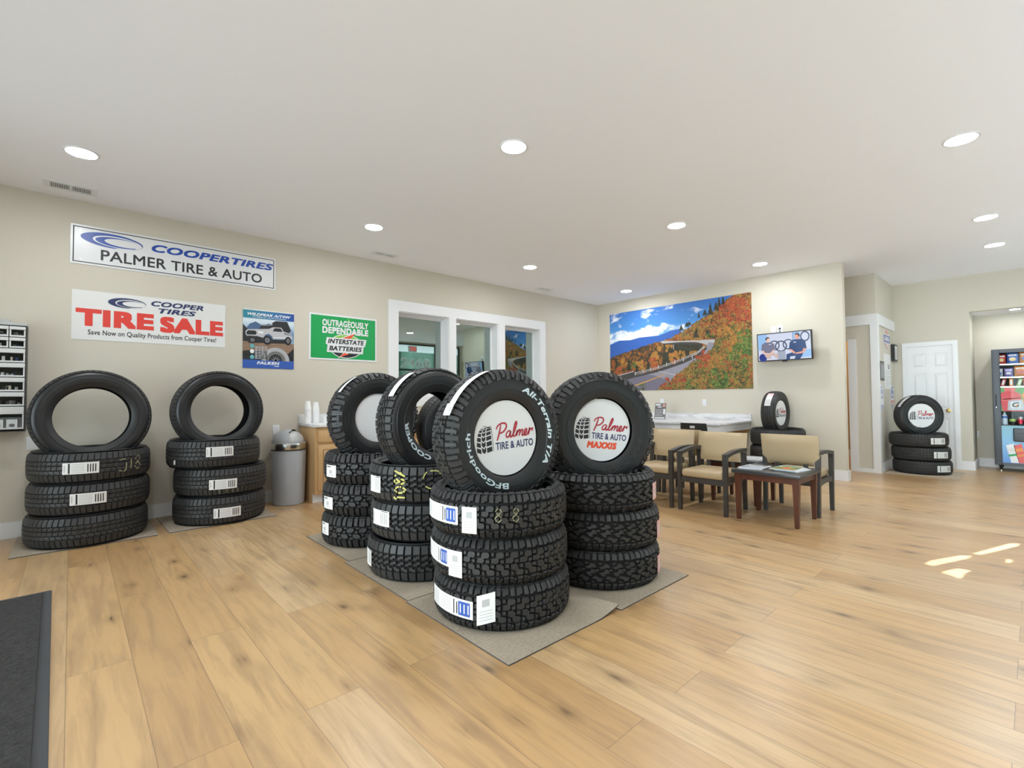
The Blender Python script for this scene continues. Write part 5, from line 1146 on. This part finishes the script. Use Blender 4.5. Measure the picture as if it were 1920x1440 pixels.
def pennant(label, x, cols):
    o = notice('pennant_sign', label, 'sign', x, .90); R_ = Matrix.Rotation(pi/2, 4, 'X')
    b = MB(); b.prism([(0, 0), (.15, .13), (.15, .37), (0, .445), (-.15, .37), (-.15, .13)], 0, .003, 'paper', R_); b.build('panel', o)
    b = MB(); k = dict(y=-.003); b.pr([(0, .015), (.12, .125), (-.12, .125)], cols[0], 1, **k); b.rect(-.14, .14, .135, .19, cols[1], 1, **k); b.rect(-.11, .11, .22, .36, cols[2], 1, **k); b.pr([(0, .43), (.10, .375), (-.10, .375)], cols[2], 1, **k); b.pr([(0, .235), (.08, .29), (-.08, .29)], 'sheet_white', 2, **k); b.build('printed_badge', o)
pennant('pale blue pointed service badge, lower left of the notices', 9.20, ('pale_blue', 'sheet_white', 'pale_blue')); pennant('pointed badge with a red band, lower right of the notices', 10.02, ('paper_gray', 'sign_red', 'sign_blue'))

# ------------------------------------------------------------------ vending machine (front towards -X) and its goods
XM, Y1, Y0 = 10.46, .440, -.62
o = thing('vending_machine', 'dark snack and drink vending machine at the right edge', 'vending machine', (XM, 0, 0)); Z0_, Z1_ = .095, 1.862; DM = .50
b = MB(); b.box(.03, DM, Y1-.014, Y1, Z0_, Z1_, 'vend_edge'); b.box(.03, DM, Y0, Y0+.014, Z0_, Z1_, 'vend_edge'); b.box(DM-.01, DM, Y0+.014, Y1-.014, Z0_, Z1_, 'vend_edge'); b.box(.03, DM-.01, Y0+.014, Y1-.014, Z1_-.02, Z1_, 'vend_edge'); b.box(.03, DM-.01, Y0+.014, Y1-.014, Z0_, Z0_+.02, 'vend_edge'); b.build('body', o)
YL, YR, ZB, ZG = .352, -.38, .705, 1.805
f = MB(); f.rbox(0, .03, YL, Y1, Z0_, Z1_, 'vend_body', .01, 3); f.rbox(0, .03, Y0, YR, Z0_, Z1_, 'vend_body', .01, 3); f.box(0.001, .03, YR, YL, ZG, Z1_-.004, 'vend_body'); f.box(0.001, .03, YR, YL, Z0_+.004, Z0_+.03, 'vend_body'); f.box(0.004, .03, YR, YL, Z0_+.03, ZB, 'vend_body'); f.build('door_frame', o)
MB().box(.012, .016, YR, YL, ZB, ZG, 'vend_glass').build('glass_pane', o)
SH = (1.632, 1.435, 1.29); 
for i, z in enumerate(SH): MB().box(.04, DM-.02, Y0+.02, Y1-.02, z-.012, z, 'vend_edge').box(.036, .04, Y0+.02, Y1-.02, z-.014, z+.004, 'steel').build('shelf', o)
MB().box(.04, DM-.02, Y0+.02, Y1-.02, ZB-.012, ZB+.002, 'vend_edge').build('shelf', o)
# printed panel with sports-drink bottles (local u = -Y)
def vq(b, pts, m_, x, l=0): b.add([(x-.0008*l, y, z) for y, z in pts], [tuple(range(len(pts)))], m_)
mat('green_panel', (.16, .40, .13), .4); mat('drink_red', (.72, .045, .06), .35); mat('drink_red2', (.80, .13, .12), .35); mat('drink_gray', (.52, .56, .62), .35); mat('drink_orange', (.85, .30, .07), .35)
b = MB(); b.box(.034, .040, Y0+.02, Y1-.02, .915, 1.275, 'green_panel'); X_ = .034
def bottle_print(yc, m1, m2):
    q = lambda pts: [(yc-u, v) for u, v in pts]
    vq(b, q([(-.055, 1.21), (-.06, 1.272), (.06, 1.272), (.055, 1.21)]), m2, X_, 1); vq(b, q([(.115*cos(t), 1.15+.07*sin(t)) for t in (2*pi*i/24 for i in range(24))]), m1, X_, 2)
    vq(b, q([(-.105, 1.10), (.115, 1.12), (.16, .916), (-.08, .916)]), m1, X_, 2); vq(b, q([(-.10, 1.085), (.12, 1.11), (.122, 1.095), (-.10, 1.07)]), m2, X_, 3)
    vq(b, q([(-.02, 1.075), (.125, 1.09), (.165, .93), (-.03, .93)]), 'drink_gray', X_, 4); vq(b, q([(.0, 1.05), (.105, 1.06), (.115, .965), (.0, .96)]), 'sheet_white', X_, 5)
    g, gf = glyphs('G', .03, .15); W_, H_ = max(v[0] for v in g), max(v[1] for v in g); b.add([(X_-.0008*6-k_*4e-5, yc-(.02+.075*u/W_), .975+.075*v/H_) for u, v, k_ in g], gf, 'ink_black'); vq(b, q([(.07, 1.03), (.05, .995), (.07, 1.0), (.055, .97), (.085, 1.005), (.068, 1.003)]), 'drink_orange', X_, 7)
bottle_print(.255, 'drink_red', 'drink_red2'); bottle_print(.02, 'drink_orange', 'drink_orange'); bottle_print(-.22, 'drink_red', 'drink_red2')
b.build('printed_panel', o)
m_vb = NT('vend_blue', .3); _, x, y, z = m_vb.pos(); m_vb.color(m_vb.ramp(m_vb.math('DIVIDE', z, .75), [(.15, (.10, .28, .72)), (.6, (.22, .50, .78)), (.95, (.22, .48, .58))]))
b = MB(); X_ = .003; vq(b, [(YL+.045, Z0_+.04), (YL+.01, ZB-.01), (YR, ZB-.01), (YR-.04, Z0_+.04)], 'vend_blue', X_, 0)
for yc, a, m1, m2 in ((.265, .06, 'cover_white', 'sign_green'), (.185, .06, 'drink_red2', 'drink_orange')):
    vq(b, [(yc+.05, .40), (yc-.035, .43), (yc-.085, .14), (yc+.0, .14)], m1, X_, 1); vq(b, [(yc+.028, .26), (yc-.06, .28), (yc-.062, .25), (yc+.022, .23)], m2, X_, 2); vq(b, [(yc+.04, .345), (yc-.04, .37), (yc-.05, .32), (yc+.035, .30)], m2 if m1 != 'cover_white' else 'paper', X_, 2)
vq(b, [(.105, .46), (-.10, .46), (-.10, .14), (.105, .14)], 'bar_brown' if 'bar_brown' in MATS else 'cherry', X_, 1); vq(b, [(.09, .45), (-.02, .45), (-.02, .20), (.09, .22)], 'sale_red', X_, 2); vq(b, [(.10, .375), (0, .375), (0, .345), (.10, .345)], 'cover_white', X_, 3)
b.build('printed_front', o)
MB().rbox(-.025, .004, -.24, .235, .46, .665, 'vend_body', .02, 4).box(-.0255, -.024, -.23, .225, .585, .59, 'ink_black').build('delivery_flap', o)
h = MB(); h.rbox(-.006, .002, .395, .412, .96, 1.17, 'vend_edge', .003, 2).rbox(-.014, -.006, .398, .409, .965, .985, 'steel', .002, 1); h.build('handle', o)
for x in (.06, DM-.06):
    for y in (.375, Y0+.06): MB().cyl((x, y, .02), (x, y, Z0_), .012, .028, 'vend_edge', 14).cyl((x, y, 0), (x, y, .022), .014, .012, 'steel', 14).build('leg', o)
def bag(y, z, w_, h, c1, c2, label, n_='snack_bag'):
    o = thing(n_, label, 'snack', (XM+.085, y, z+.003), group='snacks in the vending machine'); nz, n = 8, 8; vs = []
    for k in (-1, 1):
        for i in range(nz+1):
            for j in range(n+1): u, v = 2*j/n-1, i/nz; vs.append((k*.028*(1-u**4)*max(0, 1-abs(2*v-1)**3), u*w_/2*(1-.06*sin(pi*v)), v*h))
    M_ = (nz+1)*(n+1); fs = [(k*M_+i*(n+1)+j, k*M_+i*(n+1)+j+1, k*M_+(i+1)*(n+1)+j+1, k*M_+(i+1)*(n+1)+j) for k in (0, 1) for i in range(nz) for j in range(n)]
    MB().add(vs, fs, c1, True).build('pouch', o)
    p = MB(); p.add([(-.0305, w_*(.30*cos(t)), h*(.42+.17*sin(t))) for t in (2*pi*i/16 for i in range(16))], [tuple(range(16))], c2); p.add([(-.024, s_*w_*.36, h*q) for s_, q in ((-1, .72), (1, .70), (1, .84), (-1, .86))], [(0, 1, 2, 3)], 'sheet_white'); p.build('print', o)
mat('bag_red', (.55, .06, .05), .3); mat('bag_blue', (.06, .14, .50), .3); mat('bag_orange', (.72, .26, .05), .3); mat('bag_purple', (.26, .20, .55), .3); mat('bag_silver', (.62, .62, .68), .3); mat('snack_yellow', (.75, .55, .25), .4); mat('bar_green', (.35, .55, .12), .35)
bag(.335, SH[0], .10, .15, 'bag_red', 'snack_yellow', 'red crisp bag at the left of the top vending shelf'); bag(.215, SH[0], .125, .165, 'bag_blue', 'snack_yellow', 'blue crisp bag on the top vending shelf'); bag(.08, SH[0], .125, .175, 'bag_orange', 'bag_blue', 'orange and blue bag on the top vending shelf, at the picture edge')
bag(.352, SH[1], .06, .13, 'bag_silver', 'bag_blue', 'silver snack bag at the left of the second vending shelf'); bag(.262, SH[1], .095, .13, 'bag_purple', 'bag_silver', 'purple snack bag on the second vending shelf'); bag(.135, SH[1], .135, .16, 'bag_orange', 'bag_red', 'orange snack bag on the second vending shelf')
def bar(y, lean, m_, label):
    q = MB().rbox(-.008, .008, -.022, .022, 0, .115, m_, .005, 2).box(-.0086, -.008, -.012, .012, .02, .095, 'sheet_white').build('candy_bar', None, (XM+.075, y, SH[2]+.006), (radians(lean), 0, 0)); tag(q, label, 'snack', 'candy bars on the third vending shelf')
bar(.335, 14, 'bag_red', 'red candy bar leaning at the left of the third vending shelf'); bar(.238, 0, 'bag_orange', 'orange upright candy bar on the third vending shelf'); bar(.165, 16, 'bar_green', 'green leaning candy bar on the third vending shelf'); bar(.09, 0, 'drink_red2', 'pinkish candy bar at the right of the third vending shelf')
def drink(y, prof, m1, m2, z0, z1, label):
    o = thing('drink_bottle', label, 'drink', (XM+.10, y, ZB+.003), group='drinks on the lowest vending shelf'); MB().lathe(prof, m1, 24).build('container', o)
    rr = max(r for r, z in prof if z0-.02 <= z <= z1+.02)+.0006; MB().lathe([(rr, z0), (rr, z1)], m2, 24).build('printed_sleeve', o)
BT = [(.001, 0), (.032, 0), (.034, .01), (.034, .11), (.030, .13), (.014, .165), (.013, .185), (.001, .187)]; CN = [(.001, 0), (.027, 0), (.032, .01), (.032, .112), (.027, .122), (.001, .122)]
mat('water_clear', (.62, .72, .82), .1); mat('cola_dark', (.035, .03, .03), .12); mat('can_red', (.60, .03, .06), .25, .6); mat('can_blue', (.03, .32, .62), .25, .3)
drink(.322, [(r, z*1.05) for r, z in BT], 'water_clear', 'bag_blue', .10, .13, 'clear water bottle with blue label on the lowest vending shelf'); drink(.238, BT, 'cola_dark', 'bar_green', .05, .09, 'dark soda bottle on the lowest vending shelf'); drink(.155, CN, 'steel', 'can_red', .02, .095, 'red and silver can on the lowest vending shelf'); drink(.075, [(r*1.05, z*.95) for r, z in BT[:5]]+[(.03, .16), (.001, .16)], 'can_blue', 'can_blue', .02, .10, 'bright blue drink on the lowest vending shelf, at the picture edge')
